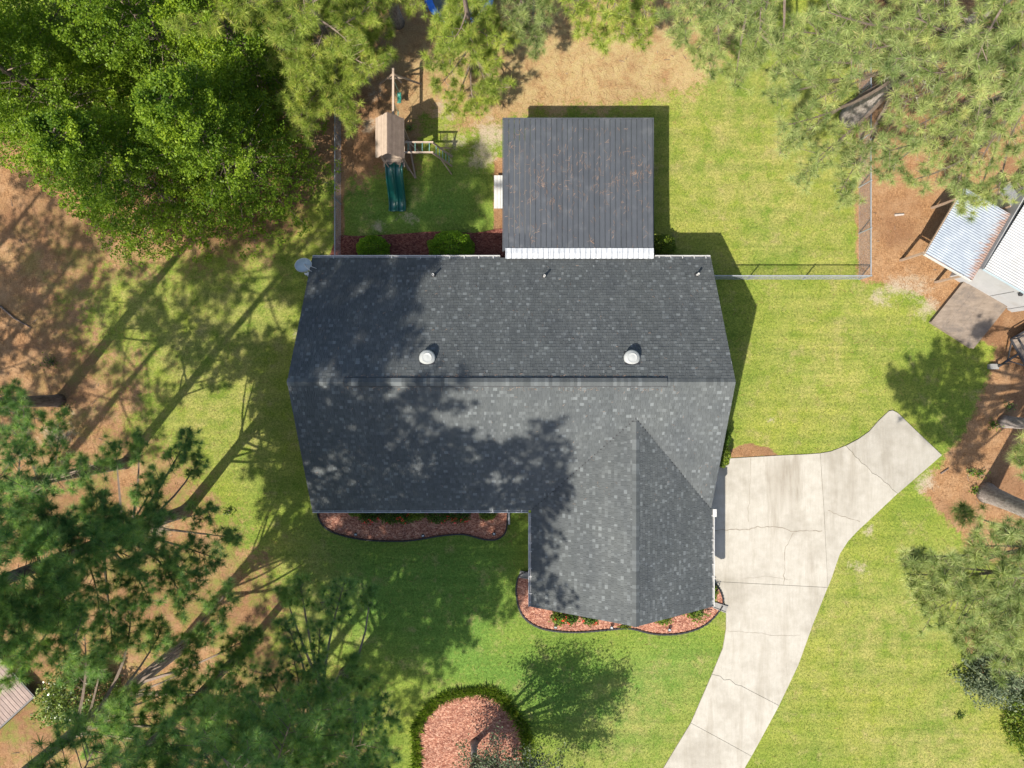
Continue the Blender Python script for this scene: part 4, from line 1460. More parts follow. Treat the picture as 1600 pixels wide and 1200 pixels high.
# roof planks, two pitches
rx, rz_, ez, hw = TX, 3.36, 2.62, 0.66
ry0, ry1 = 10.30, 12.12
rr = random.Random(4)
roofp = MB()
roofp.beam((rx, ry0 + 0.02, rz_ - 0.06), (rx, ry1 - 0.02, rz_ - 0.06), 0.05, 0.08)
PR = roofp.build('roof', M['old_wood'], PLAY)
NPK = 9
for side in (-1, 1):
    for k in range(NPK):
        a0, a1 = k / NPK, (k + 0.95) / NPK
        lift = rr.uniform(0, 0.012)
        mb = MB()
        xa, xb = rx + side * hw * a0, rx + side * hw * a1
        za, zb = rz_ - (rz_ - ez) * a0, rz_ - (rz_ - ez) * a1
        t0 = 0.02
        y0, y1 = ry0 + rr.uniform(-0.02, 0.02), ry1 + rr.uniform(-0.02, 0.02)
        v = [(xa, y0, za + lift), (xb, y0, zb + lift), (xb, y1, zb + lift), (xa, y1, za + lift)]
        v += [(q[0], q[1], q[2] - t0) for q in v]
        mb.add(v, [(0, 1, 2, 3), (7, 6, 5, 4), (0, 4, 5, 1), (1, 5, 6, 2), (2, 6, 7, 3), (3, 7, 4, 0)], rr.uniform(0.82, 1.1))
        mb.build('plank', M['pale_wood'] if side < 0 else M['old_wood'], PR)
# corner posts
for x in (tx0, tx1):
    for y in (TY0, TY1):
        mb = MB()
        mb.beam((x, y, 0), (x, y, ez - 0.02), 0.09, 0.09, up=(0, 1, 0))
        mb.build('post', M['post_wood'], PLAY)
# platform boards
for k in range(9):
    y = TY0 - 0.28 + k * 0.2
    mb = MB()
    mb.box((tx0 - 0.02, y, 1.42), (tx1 + 0.02, y + 0.185, 1.46), rr.uniform(0.85, 1.05))
    mb.build('board', M['pale_wood'], PLAY)
# rails round the platform
mb = MB()
for z in (1.75, 2.2):
    mb.beam((tx0 - 0.05, TY0, z), (tx0 - 0.05, TY1, z), 0.03, 0.1)
    mb.beam((tx0, TY1 + 0.05, z), (tx1, TY1 + 0.05, z), 0.03, 0.1)
for k in range(6):
    y = TY0 + 0.15 + k * 0.22
    mb.beam((tx0 - 0.08, y, 1.40), (tx0 - 0.08, y, 2.25), 0.025, 0.07)
mb.build('railing', M['post_wood'], PLAY)
BRC = []   # braces at the slide end and skids on the ground
BRC.append(((tx0, TY0 - 0.02, 2.1), (tx0 + 0.22, TY0 - 0.3, 1.46), 0.05, 0.05))
BRC.append(((tx1, TY0 - 0.02, 2.1), (tx1 - 0.22, TY0 - 0.3, 1.46), 0.05, 0.05))
BRC.append(((tx1 + 0.02, TY0, 0.8), (tx1 + 0.32, TY0 - 0.4, 0.03), 0.06, 0.06))
BRC.append(((tx1 + 0.02, TY1 - 0.3, 0.9), (tx1 + 0.5, TY1 - 0.55, 0.03), 0.05, 0.05))
BRC.append(((tx1 + 0.03, TY1 - 0.2, 0.04), (tx1 + 0.34, TY0 - 0.4, 0.04), 0.07, 0.07))
for br in BRC:
    mb = MB()
    mb.beam(*br)
    mb.build('brace', M['post_wood'], PLAY)
# double slide
sl = MB()
NS = 22
wl = 0.80
prof = []
for lane in range(2):
    b = -wl / 2 + lane * wl / 2
    prof += [(b + 0.00, 0.0), (b + 0.0, 0.15), (b + 0.035, 0.155), (b + 0.055, 0.05), (b + 0.11, 0.005), (b + 0.20, -0.005), (b + 0.29, 0.005), (b + 0.345, 0.05), (b + 0.365, 0.155)]
prof += [(wl / 2, 0.15), (wl / 2, 0.0)]
n = len(prof)
path = []
for i in range(NS + 1):
    t = i / NS
    y = (TY0 - 0.12) - t * 1.98
    s_ = min(max((t - 0.08) / 0.80, 0), 1)
    z = 1.44 - 1.22 * (s_ * s_ * (3 - 2 * s_) * 0.6 + s_ * 0.4) + 0.05 * math.sin(t * math.pi * 2)
    path.append((TX + 0.005 - 0.05 * t, y, max(z, 0.16)))
vs = []
for (x, y, z) in path:
    vs += [(x + a, y, z + b) for a, b in prof]
fs = []
for i in range(NS):
    for k in range(n - 1):
        a = i * n + k
        fs.append((a, a + 1, a + 1 + n, a + n))
sl.add(vs, fs)
so = sl.build('slide', M['green_plastic'], PLAY, smooth=True)
so.modifiers.new('thick', 'SOLIDIFY').thickness = 0.012
# swing beam, A-frame and swings
BX, BZ = -5.50, 2.12
mb = MB()
mb.beam((BX, TY1 - 0.1, BZ), (BX, 14.62, BZ), 0.095, 0.14)
mb.build('swing_beam', M['pale_wood'], PLAY)
for sx in (-1, 1):
    mb = MB()
    mb.beam((BX + sx * 0.06, 14.32, BZ + 0.03), (BX + sx * 1.02, 14.78, 0.0), 0.09, 0.05)
    mb.build('leg', M['post_wood'], PLAY)
mb = MB()
mb.beam((BX - 0.42, 14.52, 1.25), (BX + 0.46, 14.56, 1.25), 0.045, 0.09)
mb.build('cross_brace', M['pale_wood'], PLAY)
mb = MB()
mb.beam((BX + 0.05, 14.3, BZ - 0.05), (BX + 0.3, 14.2, 1.55), 0.06, 0.04)
mb.build('brace', M['post_wood'], PLAY)
sw = MB()
NSW = 8
vs = []
for i in range(NSW + 1):
    t = i / NSW
    y = 13.62 + 0.5 * t
    z = 0.62 - 0.09 * math.sin(t * math.pi)
    for x, dz in ((-0.09, 0.012), (0.0, 0.0), (0.09, 0.012)):
        vs.append((BX + 0.03 + x, y, z + dz))
sw.add(vs, [f for i in range(NSW) for f in ((3 * i, 3 * i + 1, 3 * i + 4, 3 * i + 3), (3 * i + 1, 3 * i + 2, 3 * i + 5, 3 * i + 4))])
seat = sw.build('swing_seat', M['teal_seat'], PLAY, smooth=True)
seat.modifiers.new('thick', 'SOLIDIFY').thickness = 0.02
mb = MB()
for y in (13.62, 14.12):
    mb.tube([(BX, y, BZ - 0.06), (BX + 0.03, y, 0.62)], 0.012, 6)
mb.build('chain', M['green_bar'], seat)
tz = MB()
tz.tube([(BX + 0.03, 12.6, 0.95), (BX + 0.03, 13.1, 0.95)], 0.018, 8)
trap = tz.build('trapeze_bar', M['green_bar'], PLAY)
mb = MB()
for y in (12.64, 13.06):
    mb.tube([(BX, y, BZ - 0.06), (BX + 0.03, y, 0.95)], 0.012, 6)
    ring = [(BX + 0.03, y + 0.08 * math.cos(a), 0.87 + 0.08 * math.sin(a)) for a in [2 * math.pi * k / 12 for k in range(13)]]
    mb.tube(ring, 0.012, 5, cap=False)
mb.build('rope', M['green_bar'], trap)
# monkey bars with their ladder
for y in (10.77, 11.24):
    mb = MB()
    mb.beam((tx1 - 0.0, y, 2.0), (-3.66, y, 2.0), 0.06, 0.10)
    mb.build('rail', M['pale_wood'], PLAY)
    mb = MB()
    mb.beam((-3.72, y, 2.0), (-2.96, y - 0.03, 0.0), 0.05, 0.09, up=(0, 1, 0))
    mb.build('ladder_rail', M['post_wood'], PLAY)
for k in range(4):
    mb = MB()
    x = -4.83 + k * 0.33
    mb.tube([(x, 10.75, 2.02), (x, 11.26, 2.02)], 0.02, 8)
    mb.build('bar', M['green_bar'], PLAY)
for k in range(5):
    t = 0.2 + k * 0.16
    mb = MB()
    mb.tube([(-3.72 + 0.76 * t, 10.76, 2.0 - 2.0 * t), (-3.72 + 0.76 * t, 11.24, 2.0 - 2.0 * t)], 0.02, 8)
    mb.build('rung', M['green_bar'], PLAY)
for ya_, yb_ in ((10.74, 10.34), (11.27, 11.62)):
    mb = MB()
    mb.beam((-3.4, ya_, 1.15), (-2.98, yb_, 0.0), 0.05, 0.05)
    mb.build('brace', M['post_wood'], PLAY)

# ------------------------------------------------------------------ trampoline
p = P(718, -12, 0.85)
TR = thing('trampoline', 'round trampoline with a bright blue safety pad under the top pine', 'trampoline', (p.x, p.y, 0))
r1, r0 = 1.68, 1.36
mb = MB()
mb.lathe((p.x, p.y, 0.80), [(r0, 0.0), (r0, 0.055), (r0 + 0.05, 0.075), (r1 - 0.05, 0.07), (r1, 0.045), (r1, 0.0)], 48)
ob = mb.build('safety_pad', M['blue_pad'], TR, smooth=False)
mb = MB()
mb.lathe((p.x, p.y, 0.79), [(r0 + 0.02, 0.0), (r0 + 0.02, 0.02)], 48)
mb.build('jumping_mat', M['jump_mat'], TR)
for k in range(6):
    a = 2 * math.pi * k / 6 + 0.3
    mb = MB()
    q = Vector((p.x + 1.55 * math.cos(a), p.y + 1.55 * math.sin(a), 0))
    mb.tube([q, q + Vector((0, 0, 0.8))], 0.025, 8)
    mb.build('leg', M['galvanised'], TR)
    mb = MB()
    q = Vector((p.x + 1.72 * math.cos(a), p.y + 1.72 * math.sin(a), 0))
    mb.tube([q + Vector((0, 0, 0.1)), q + Vector((0, 0, 2.4))], 0.03, 8)
    mb.build('net_pole', M['blue_pad'], TR)

# ------------------------------------------------------------------ neighbour's carport, white shed, platform and trailer
cA, cB, cC, cD = (P(1446, 396, 2.2), P(1519, 438, 2.2), P(1580, 335, 2.2), P(1507, 293, 2.2))
CP = thing('carport', 'lean-to roof of pale corrugated metal with a rusty upper edge on wooden posts', 'carport', (cA.x, cA.y, 0))


def corrugated(a, b, c, d, name, mat, parent, pitch=0.115, amp=0.021, rise=0.0, rust=False):
    """ridges run from a to b; sheet spans a-b-c-d"""
    e = (d - a)
    L = e.length
    en = e.normalized()
    n = int(L / pitch * 6)
    vs, ru = [], []
    cols = 9
    for i in range(n + 1):
        t = i / n
        h = amp * math.cos(2 * math.pi * t * L / pitch)
        for j in range(cols):
            s_ = j / (cols - 1)
            q = (a.lerp(d, t)).lerp(b.lerp(c, t), s_)
            vs.append((q.x, q.y, q.z + h + rise * s_ ))
            ru.append((s_ - 0.62) * 2.4 if s_ > 0.5 else 0.0)
    fs = [(i * cols + j, (i + 1) * cols + j, (i + 1) * cols + j + 1, i * cols + j + 1) for i in range(n) for j in range(cols - 1)]
    me = bpy.data.meshes.new(name)
    me.from_pydata(vs, [], fs)
    if rust:
        at = me.attributes.new('rust', 'FLOAT', 'POINT')
        at.data.foreach_set('value', np.array(ru, dtype=np.float32))
    me.update()
    o_ = link(name, me, mat, parent)
    o_.modifiers.new('thick', 'SOLIDIFY').thickness = 0.004
    return o_


# ridges run parallel to the A-B edge, so the sheet is swept from A-B towards D-C; rust lies along B-C
corrugated(cA, cB, cC, cD, 'metal_sheet', M['rusty'], CP, rust=True)
mb = MB()
dn = Vector((0, 0, -0.09))
outw = (cA - cD).normalized() * 0.03
mb.beam(cA + dn + outw, cB + dn + outw, 0.045, 0.15)
mb.build('fascia', M['white_paint'], CP)
mb = MB()
for q0, q1 in ((cA, cD), (cB, cC)):
    mb.beam(q0 + dn * 1.2, q1 + dn * 1.2, 0.06, 0.12)
mb.build('beam', M['post_wood'], CP)
for (bx_, by_), (top) in (((1407, 407), cA.lerp(cD, 0.02)), ((1461, 441), cA.lerp(cB, 0.82)), ((1456, 325), cA.lerp(cD, 0.83))):
    g = P(bx_, by_, 0)
    mb = MB()
    mb.beam(g, Vector((top.x, top.y, 2.1)), 0.13, 0.09, up=(0, 1, 0))
    mb.build('post', M['post_wood'], CP)

# white shed with double doors in the wall that faces the platform, corrugated roof
e1 = (P(1519, 438, 0) - P(1446, 396, 0)).normalized()      # along the front wall
e2 = Vector((-e1.y, e1.x, 0))                               # back from it
wR = P(1581, 488, 0)
wL = wR - e1 * 3.55
SH = thing('shed', 'white neighbour shed with double doors and a pale corrugated roof at the right edge', 'shed', wR)
up = Vector((0, 0, 1))


def sheet(a, b, z0, z1, th_, mat, name, tone=1.0):
    mb_ = MB()
    n_ = e2 * th_
    v_ = [a + up * z0, b + up * z0, b + up * z1, a + up * z1, a + n_ + up * z0, b + n_ + up * z0, b + n_ + up * z1, a + n_ + up * z1]
    mb_.add(v_, [(0, 1, 2, 3), (7, 6, 5, 4), (0, 4, 5, 1), (1, 5, 6, 2), (2, 6, 7, 3), (3, 7, 4, 0)], tone)
    return mb_.build(name, mat, SH)


dL, dM, dR_ = wR - e1 * 2.72, wR - e1 * 1.50, wR - e1 * 0.28
sheet(wL, dL, 0, 2.5, 0.1, M['white_roof'], 'wall')
sheet(dR_, wR, 0, 2.5, 0.1, M['white_roof'], 'wall')
sheet(dL, dR_, 2.04, 2.5, 0.1, M['white_roof'], 'wall')
for a, b in ((dL, dM), (dM, dR_)):
    sheet(a + e1 * 0.022 + e2 * 0.02, b - e1 * 0.022 + e2 * 0.02, 0.08, 2.02, 0.04, M['white_roof'], 'door')
sheet(dL + e2 * 0.07, dR_ + e2 * 0.07, 0.0, 2.04, 0.03, M['dark_metal'], 'door_reveal')
mb = MB()
for a, n_ in ((wR, e2), (wL, e2)):
    mb.beam(a - e1 * 0.05 * (1 if a is wR else -1) + e2 * 0.1 + up * 1.25, a - e1 * 0.05 * (1 if a is wR else -1) + e2 * 4.4 + up * 1.25, 0.1, 2.5)
mb.beam(wL + e2 * 4.45 + up * 1.25, wR + e2 * 4.45 + up * 1.25, 0.1, 2.5)
mb.build('wall', M['white_roof'], SH)
q0 = wR - e1 * 1.35 + up * 2.3
mb = MB()
mb.beam(q0 - e2 * 0.002, q0 - e2 * 0.14, 0.16, 0.1)
mb.lathe((q0.x - e2.x * 0.09, q0.y - e2.y * 0.09, q0.z - 0.12), [(0.05, 0), (0.08, 0.05), (0.05, 0.1)], 10)
mb.build('wall_light', M['dark_metal'], SH)
ra = wL - e2 * 0.08 + up * 2.62
rb = wR - e2 * 0.08 + e1 * 0.12 + up * 2.62
corrugated(ra, rb, rb + e2 * 4.7 + up * 0.35, ra + e2 * 4.7 + up * 0.35, 'metal_sheet', M['white_roof'], SH, pitch=0.115, amp=0.02)
mb = MB()
mb.beam(ra - up * 0.09 + e2 * 0.02, rb - up * 0.09 + e2 * 0.02, 0.05, 0.12)
mb.build('fascia', M['dish_grey'], SH)

# small ribbed roof scrap behind the carport
q = [P(1562, 300, 1.9), P(1580, 322, 1.9), P(1592, 306, 1.9), P(1578, 285, 1.9)]
LT = thing('lean_to', 'small grey ribbed lean-to roof between carport and white shed', 'lean-to', (q[0].x, q[0].y, 0))
corrugated(q[0], q[3], q[2], q[1], 'metal_sheet', M['galvanised'], LT, pitch=0.12, amp=0.016)
for qq in q:
    mb = MB()
    mb.beam((qq.x, qq.y, 0), (qq.x, qq.y, 1.88), 0.08, 0.08, up=(0, 1, 0))
    mb.build('post', M['post_wood'], LT)

# weathered wooden platform in front of the shed
dA, dB, dC, dD = P(1508, 437.5, .3), P(1575, 478, .3), P(1521, 545, .3), P(1455, 503, .3)
DK = thing('platform', 'low weathered grey brown wooden platform at the edge of the lawn', 'platform', (dD.x, dD.y, 0))
nB = 11
rr = random.Random(9)
for k in range(nB):
    t0, t1 = k / nB, (k + 0.992) / nB
    mb = MB()
    a, b = dA.lerp(dB, t0), dA.lerp(dB, t1)
    c_, d_ = dD.lerp(dC, t1), dD.lerp(dC, t0)
    mb.prism([(a.x, a.y), (b.x, b.y), (c_.x, c_.y), (d_.x, d_.y)], 0.26, 0.30 + rr.uniform(0, 0.004), rr.uniform(0.9, 1.05))
    mb.build('board', M['deck_wood'], DK)
mb = MB()
z = Vector((0, 0, -0.16))
for a, b in ((dA, dB), (dB, dC), (dC, dD), (dD, dA)):
    cc = (dA + dB + dC + dD) / 4
    a2, b2 = a.lerp(cc, 0.03), b.lerp(cc, 0.03)
    mb.beam(a2 + z, b2 + z, 0.05, 0.24)
mb.build('skirt', M['deck_wood'], DK)

# utility trailer with its black tongue
g0 = P(1579, 530, .6)
u1 = (P(1600, 518, .6) - g0).normalized()
u2 = Vector((u1.y, -u1.x, 0))
TL = thing('trailer', 'black framed utility trailer with its tongue resting on a concrete block', 'trailer', (g0.x, g0.y, 0))
mb = MB()
g1, g2, g3 = g0 + u2 * 1.6, g0 + u2 * 1.6 + u1 * 3.0, g0 + u1 * 3.0
for a, b in ((g0, g1), (g1, g2), (g2, g3), (g3, g0)):
    mb.beam(a, b, 0.075, 0.10)
for a in (g0, g1, g2, g3):
    mb.beam(a, a + Vector((0, 0, 0.5)), 0.05, 0.05, up=(0, 1, 0))
for a, b in ((g0, g1), (g0, g3), (g1, g2)):
    mb.beam(a + Vector((0, 0, 0.5)), b + Vector((0, 0, 0.5)), 0.05, 0.05)
mb.build('frame', M['dark_metal'], TL)
for k in range(8):
    mb = MB()
    a = g0 + u2 * (0.05 + k * 0.19) + u1 * 0.04
    mb.beam(a + u2 * 0.09, a + u2 * 0.09 + u1 * 2.9, 0.18, 0.035)
    mb.build('board', M['deck_wood'], TL)
tip = P(1560, 572.5, .5)
mb = MB()
mb.beam(g0 + u2 * 0.8, tip, 0.09, 0.09)
mb.beam(g0 + u2 * 0.1, tip.lerp(g0 + u2 * 0.8, 0.45), 0.05, 0.06)
mb.beam(g0 + u2 * 1.5, tip.lerp(g0 + u2 * 0.8, 0.45), 0.05, 0.06)
mb.build('tongue', M['dark_metal'], TL)
mb = MB()
jp = tip.lerp(g0 + u2 * 0.8, 0.18)
mb.tube([(jp.x, jp.y, 0.25), (jp.x, jp.y, 0.95)], 0.03, 8)
mb.tube([(jp.x, jp.y, 0.93), (jp.x + 0.16, jp.y + 0.05, 0.93)], 0.014, 6)
mb.build('jack', M['dark_metal'], TL)
for s_ in (0.06, 1.54):
    wv = g0 + u2 * (s_ + (0.16 if s_ > 1 else -0.16)) + u1 * 1.6
    mb = MB()
    pts_ = [wv + u2 * -0.09, wv + u2 * 0.09]
    mb.tube([(pts_[0].x, pts_[0].y, 0.32), (pts_[1].x, pts_[1].y, 0.32)], 0.32, 20)
    mb.build('wheel', M['edging'], TL)
BK = thing('concrete_block', 'grey concrete block under the trailer tongue', 'concrete block', (tip.x, tip.y, 0))
mb = MB()
for s_ in (-0.1, 0.1):
    mb.box((tip.x - 0.2 , tip.y + s_ - 0.02, 0), (tip.x + 0.2, tip.y + s_ + 0.02, 0.2))
for s_ in (-0.18, 0.0, 0.18):
    mb.box((tip.x + s_ - 0.02, tip.y - 0.08, 0), (tip.x + s_ + 0.02, tip.y + 0.08, 0.198))
mb.box((tip.x - 0.21, tip.y - 0.13, 0.2), (tip.x + 0.21, tip.y + 0.13, 0.24))
mb.build('block', M['concrete_block'], BK)

# wooden deck at the lower left corner
sE0, sE1 = P(-60, 1190, .5), P(52, 1088, .5)
BR = thing('deck', 'pinkish brown plank deck corner with a dark edge under the pines at the lower left', 'deck', (sE0.x, sE0.y, 0))
ed = (sE1 - sE0).normalized()
pd = Vector((-ed.y, ed.x, 0))
Lr = (sE1 - sE0).length
nr_ = int(Lr / 0.2)
rr = random.Random(14)
for k in range(nr_):
    mb = MB()
    a = sE0 + ed * ((k + 0.5) * Lr / nr_)
    mb.beam(a, a + pd * 3.2, Lr / nr_ - 0.018, 0.04, tone=rr.uniform(0.85, 1.1))
    mb.build('board', M['brown_roof'], BR)
mb = MB()
dz_ = Vector((0, 0, -0.1))
mb.beam(sE0 - pd * 0.04 + dz_, sE1 - pd * 0.04 + dz_, 0.07, 0.26)
mb.beam(sE1 + ed * 0.03 + dz_, sE1 + ed * 0.03 + pd * 3.2 + dz_, 0.05, 0.22)
mb.build('skirt', M['dark_metal'], BR)

# ------------------------------------------------------------------ solar lights in the mulch beds
SOL = [(556, 835, 'small solar light at the left end of the front mulch bed'), (661, 837, 'small solar light in the middle of the front mulch bed'),
       (772, 834, 'small solar light at the right end of the front mulch bed'), (868, 980, 'small solar light in the wing bed nearest its left corner'),
       (955.6, 980.6, 'small solar light in the wing bed left of the roof peak'), (1046, 984, 'small solar light in the wing bed right of the roof peak')]
st0 = None
for px, py, lab in SOL:
    p = P(px, py, 0.2)
    if st0 is None:
        st0 = thing('solar_light', lab, 'garden light', (p.x, p.y, 0), 'solar lights in the mulch beds')
        mb = MB()
        mb.tube([(p.x, p.y, 0.0), (p.x, p.y, 0.2)], 0.012, 6)
        mb.build('stake', M['dark_metal'], st0)
        mb = MB()
        mb.lathe((p.x, p.y, 0.18), [(0.05, 0), (0.085, 0.02), (0.09, 0.055), (0.075, 0.065)], 14)
        mb.build('housing', M['edging'], st0)
        mb = MB()
        mb.box((p.x - 0.055, p.y - 0.038, 0.246), (p.x + 0.055, p.y + 0.042, 0.254))
        mb.build('solar_panel', M['light_glass'], st0)
    else:
        copy_tree(st0, (p.x, p.y, 0), rr.uniform(-0.5, 0.5), 1.0, lab)


# ================================================================== PLANTS
def dome_leaves(rng, c, rx_, ry_, h, n, inner=0.35, lump_amp=0.08):
    """points through the outer shell of a dome, thinned inside"""
    d = unit(rng.normal(size=(n, 3)))
    d[:, 2] = np.abs(d[:, 2])
    r = 1 - inner * rng.random(n) ** 1.6
    lump = 1 + lump_amp * (np.sin(d[:, 0] * 6 + c[0] * 3) * np.cos(d[:, 1] * 7 + d[:, 2] * 5) + 0.6 * np.sin(d[:, 1] * 13 + c[1]) * np.cos(d[:, 0] * 11))
    pts = d * (r * lump)[:, None] * np.array([rx_, ry_, h])
    return pts + np.array(c), r


def shrub(name, label, px, py, rx_, ry_, h, mat, seed, n=2600, size=0.07, cat='shrub', group=None, flowers=0, up=0.6, lump=0.08, inner=0.35):
    rng = np.random.default_rng(seed)
    p = P(px, py, h * 0.5)
    t = thing(name, label, cat, (p.x, p.y, 0), group)
    C, r = dome_leaves(rng, (p.x, p.y, 0.04), rx_, ry_, h, n, inner, lump)
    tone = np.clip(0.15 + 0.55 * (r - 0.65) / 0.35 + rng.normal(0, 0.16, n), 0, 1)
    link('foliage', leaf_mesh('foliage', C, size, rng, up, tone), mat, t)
    k = 9
    a = rng.uniform(0, 6.28, k)
    S = np.tile([[p.x, p.y, 0.0]], (k, 1))
    E = np.stack([p.x + np.cos(a) * rx_ * 0.6, p.y + np.sin(a) * ry_ * 0.6, np.full(k, h * 0.7)], -1)
    link('stem', twig_mesh('stem', S, E, 0.02, 0.008), M['twig'], t)
    if flowers:
        b = unit(rng.normal(size=(flowers, 3)) + np.array([0, -0.5, 0.6]))
        b[:, 2] = np.abs(b[:, 2])
        cl = b * np.array([rx_, ry_, h]) * 1.04 + np.array([p.x, p.y, 0.06])
        cl = np.repeat(cl, 7, axis=0) + rng.normal(0, 0.035, (flowers * 7, 3))
        f = link('blossoms', leaf_mesh('blossoms', cl, 0.06, rng, 1.0, asp=0.8), M['red_flower'], t)
        f['kind'] = 'stuff'
    return t


shrub('round_shrub', 'smaller rounded dark green shrub against the rear wall near the left fence', 581, 389, 0.82, 0.72, 1.25, M['boxwood'], 31, 6500, 0.075)
shrub('round_shrub', 'large rounded dark green shrub against the rear wall left of the patio roof', 704, 386, 1.16, 0.88, 1.45, M['boxwood'], 32, 9500, 0.075)
shrub('round_shrub', 'rounded shrub half in sun at the right edge of the patio roof', 1038, 384, 0.62, 0.6, 1.2, M['bright_leaf'], 33, 5200, 0.07)
shrub('leafy_shrub', 'bright yellow green shrub squeezed between the right gable wall and the driveway', 1131, 712, 0.34, 0.62, 1.0, M['bright_leaf'], 34, 2600, 0.09)
shrub('leafy_shrub', 'narrow green shrub in the shade of the right gable eave', 1131, 684, 0.34, 0.5, 1.1, M['shrub_leaf'], 35, 2200, 0.09)
FB = 'shrubs in the front mulch bed'
for px, py, a, b, h, mt, fl, lab, sd in (
        (575, 804, .55, .42, .8, 'shrub_leaf', 9, 'dark red flowering shrub nearest the left end of the front bed', 41),
        (610, 806, .62, .42, .75, 'shrub_leaf', 5, 'dark shrub with scattered red blooms left of the bright green one under the front eave', 42),
        (634, 806, .5, .42, .75, 'shrub_leaf', 6, 'low dark flowering shrub touching the bright green one under the front eave', 43),
        (683, 805, .6, .42, .8, 'shrub_leaf', 4, 'dark shrub in the middle of the front bed with a few red blooms', 44),
        (716, 805, .62, .42, .75, 'shrub_leaf', 8, 'dark shrub with red blooms right of the middle of the front bed', 45),
        (650, 803, .4, .36, .95, 'bright_leaf', 0, 'bright green rounded shrub under the middle of the front eave', 46),
        (762, 802, .42, .36, .95, 'bright_leaf', 0, 'bright green rounded shrub near the right end of the front bed', 47),
        (556, 799, .4, .25, .8, 'bright_leaf', 0, 'pale green shrub peeping out under the left part of the front eave', 48)):
    shrub('bed_shrub', lab, px, py, a, b, h, M[mt], sd, 1500, 0.085, group=FB, flowers=fl, lump=0.22, inner=0.5)
WB = 'shrubs in the mulch bed round the garage wing'
for px, py, a, b, h, mt, fl, lab, sd in (
        (873, 966, .36, .34, .6, 'bright_leaf', 4, 'yellow green leafy plant in the wing bed left of the roof peak', 51),
        (893, 966, .36, .3, .5, 'shrub_leaf', 4, 'green leafy plant close behind the yellow green one in the wing bed', 52),
        (923, 968, .4, .25, .5, 'shrub_leaf', 5, 'low dark plant with red blooms beside the wing roof edge', 53),
        (1089, 958, .56, .42, .7, 'bright_leaf', 0, 'spreading bright green shrub at the right corner of the wing bed', 54),
        (1037, 969, .38, .2, .4, 'bright_leaf', 1, 'small sparse plant under the wing eave right of the peak', 55),
        (1114, 928, .22, .42, .6, 'bright_leaf', 0, 'narrow green plant beside the driveway end of the wing bed', 56)):
    shrub('bed_shrub', lab, px, py, a, b, h, M[mt], sd, 560, 0.12, group=WB, flowers=fl, up=0.9, lump=0.4, inner=0.7)
p = P(978, 980, 0.1)
shrub('bed_shrub', 'tiny green tuft where the two wing bed curves meet below the roof peak', 977, 979.5, .3, .1, .25, M['bright_leaf'], 57, 160, 0.09, group=WB, flowers=0, lump=0.5)
shrub('holly_shrub', 'glossy bright green broadleaf shrub in sun beside the plank deck', 112, 1098, 1.75, 1.3, 2.4, M['holly_leaf'], 61, 6500, 0.14, up=0.8, lump=0.2)
shrub('leafy_shrub', 'grey green shrub below the overhanging pine at the lower right', 1560, 1062, 1.5, 1.3, 1.9, M['grey_leaf'], 62, 6500, 0.13, lump=0.32, inner=0.55)
shrub('leafy_shrub', 'dense bright green shrub at the right edge below the grey green one', 1612, 1132, 1.05, 1.7, 1.6, M['bright_leaf'], 63, 5200, 0.13, lump=0.3, inner=0.5)
WD = 'weeds and seedlings on the pine straw'
for i, (px, py, s_, lab) in enumerate(((1578, 636, .28, 'small bright weed highest on the straw strip at the right edge'), (1554, 664, .34, 'sprawling green weed beside the upper right trunk base'),
(1532, 740, .34, 'green seedling clump above the leaning right trunk'), (1518, 738, .24, 'small dark seedling left of the seedling clump near the leaning trunk'),
                                       (1524, 766, .34, 'leafy weed hugging the left of the leaning right trunk base'),
                                       (77, 566, .55, 'feathery green weed patch on the straw at the left edge'), (100, 640, .5, 'leafy weed beside the dark left trunk base'),
                                       (500, 402, .28, 'small bright weed by the rear left house corner'), (355, 800, .3, 'bright weed at the lower lawn margin beside the straw'),
                                       (510, 945, .55, 'bright leafy sapling among the dark pine boughs at lower left'),
                                       (1500, 1120, .25, 'lone spiky weed on the pale grass at lower right'), (280, 930, .4, 'pale green weed showing through the lower left pines'),
                                       (640, 200, .2, 'green tuft on the straw beside the play tower'))):
    shrub('weed', lab, px, py, s_, s_ * 0.8, s_ * 0.9, M['bright_leaf' if i % 3 else 'holly_leaf'], 70 + i, 90, 0.11, cat='weed', group=WD, up=1.0, lump=0.6, inner=0.95)

# border grass round the mulch island
rng = np.random.default_rng(77)
ring = spline(pxs(ISL), 10)
ring = np.array(ring)
cen = ring.mean(0)
N = 8000
i = rng.integers(0, len(ring), N)
q = ring[i]
w = rng.uniform(0, 1, N)
ang = np.arctan2(q[:, 1] - cen[1], q[:, 0] - cen[0])
wid = 0.24 + 0.10 * np.sin(ang * 2 + 0.5) + 0.1 * np.sin(ang * 7)
dr_ = unit(q - cen)
base = q + dr_ * ((w * wid) - 0.1)[:, None] + rng.normal(0, 0.05, (N, 2))
hh = rng.uniform(0.10, 0.22, N)
le = rng.normal(0, 0.13, (N, 2)) + dr_ * rng.normal(0.02, 0.08, (N, 1))
b3 = np.stack([base[:, 0], base[:, 1], np.zeros(N)], -1)
t3 = np.stack([base[:, 0] + le[:, 0], base[:, 1] + le[:, 1], hh], -1)
sd = unit(np.cross(t3 - b3, rng.normal(size=(N, 3)))) * 0.014
o = link('border_grass', np_mesh('border_grass', np.stack([b3 - sd, b3 + sd, (b3 + t3) / 2 + sd * 1.1 + np.array([0, 0, 0.07]), t3], 1), 4, np.clip(rng.normal(0.52, 0.25, N), 0, 1)), M['liriope_leaf'])
tag(o, 'ring of tufted dark green border grass round the mulch island', 'border grass', kind='stuff')

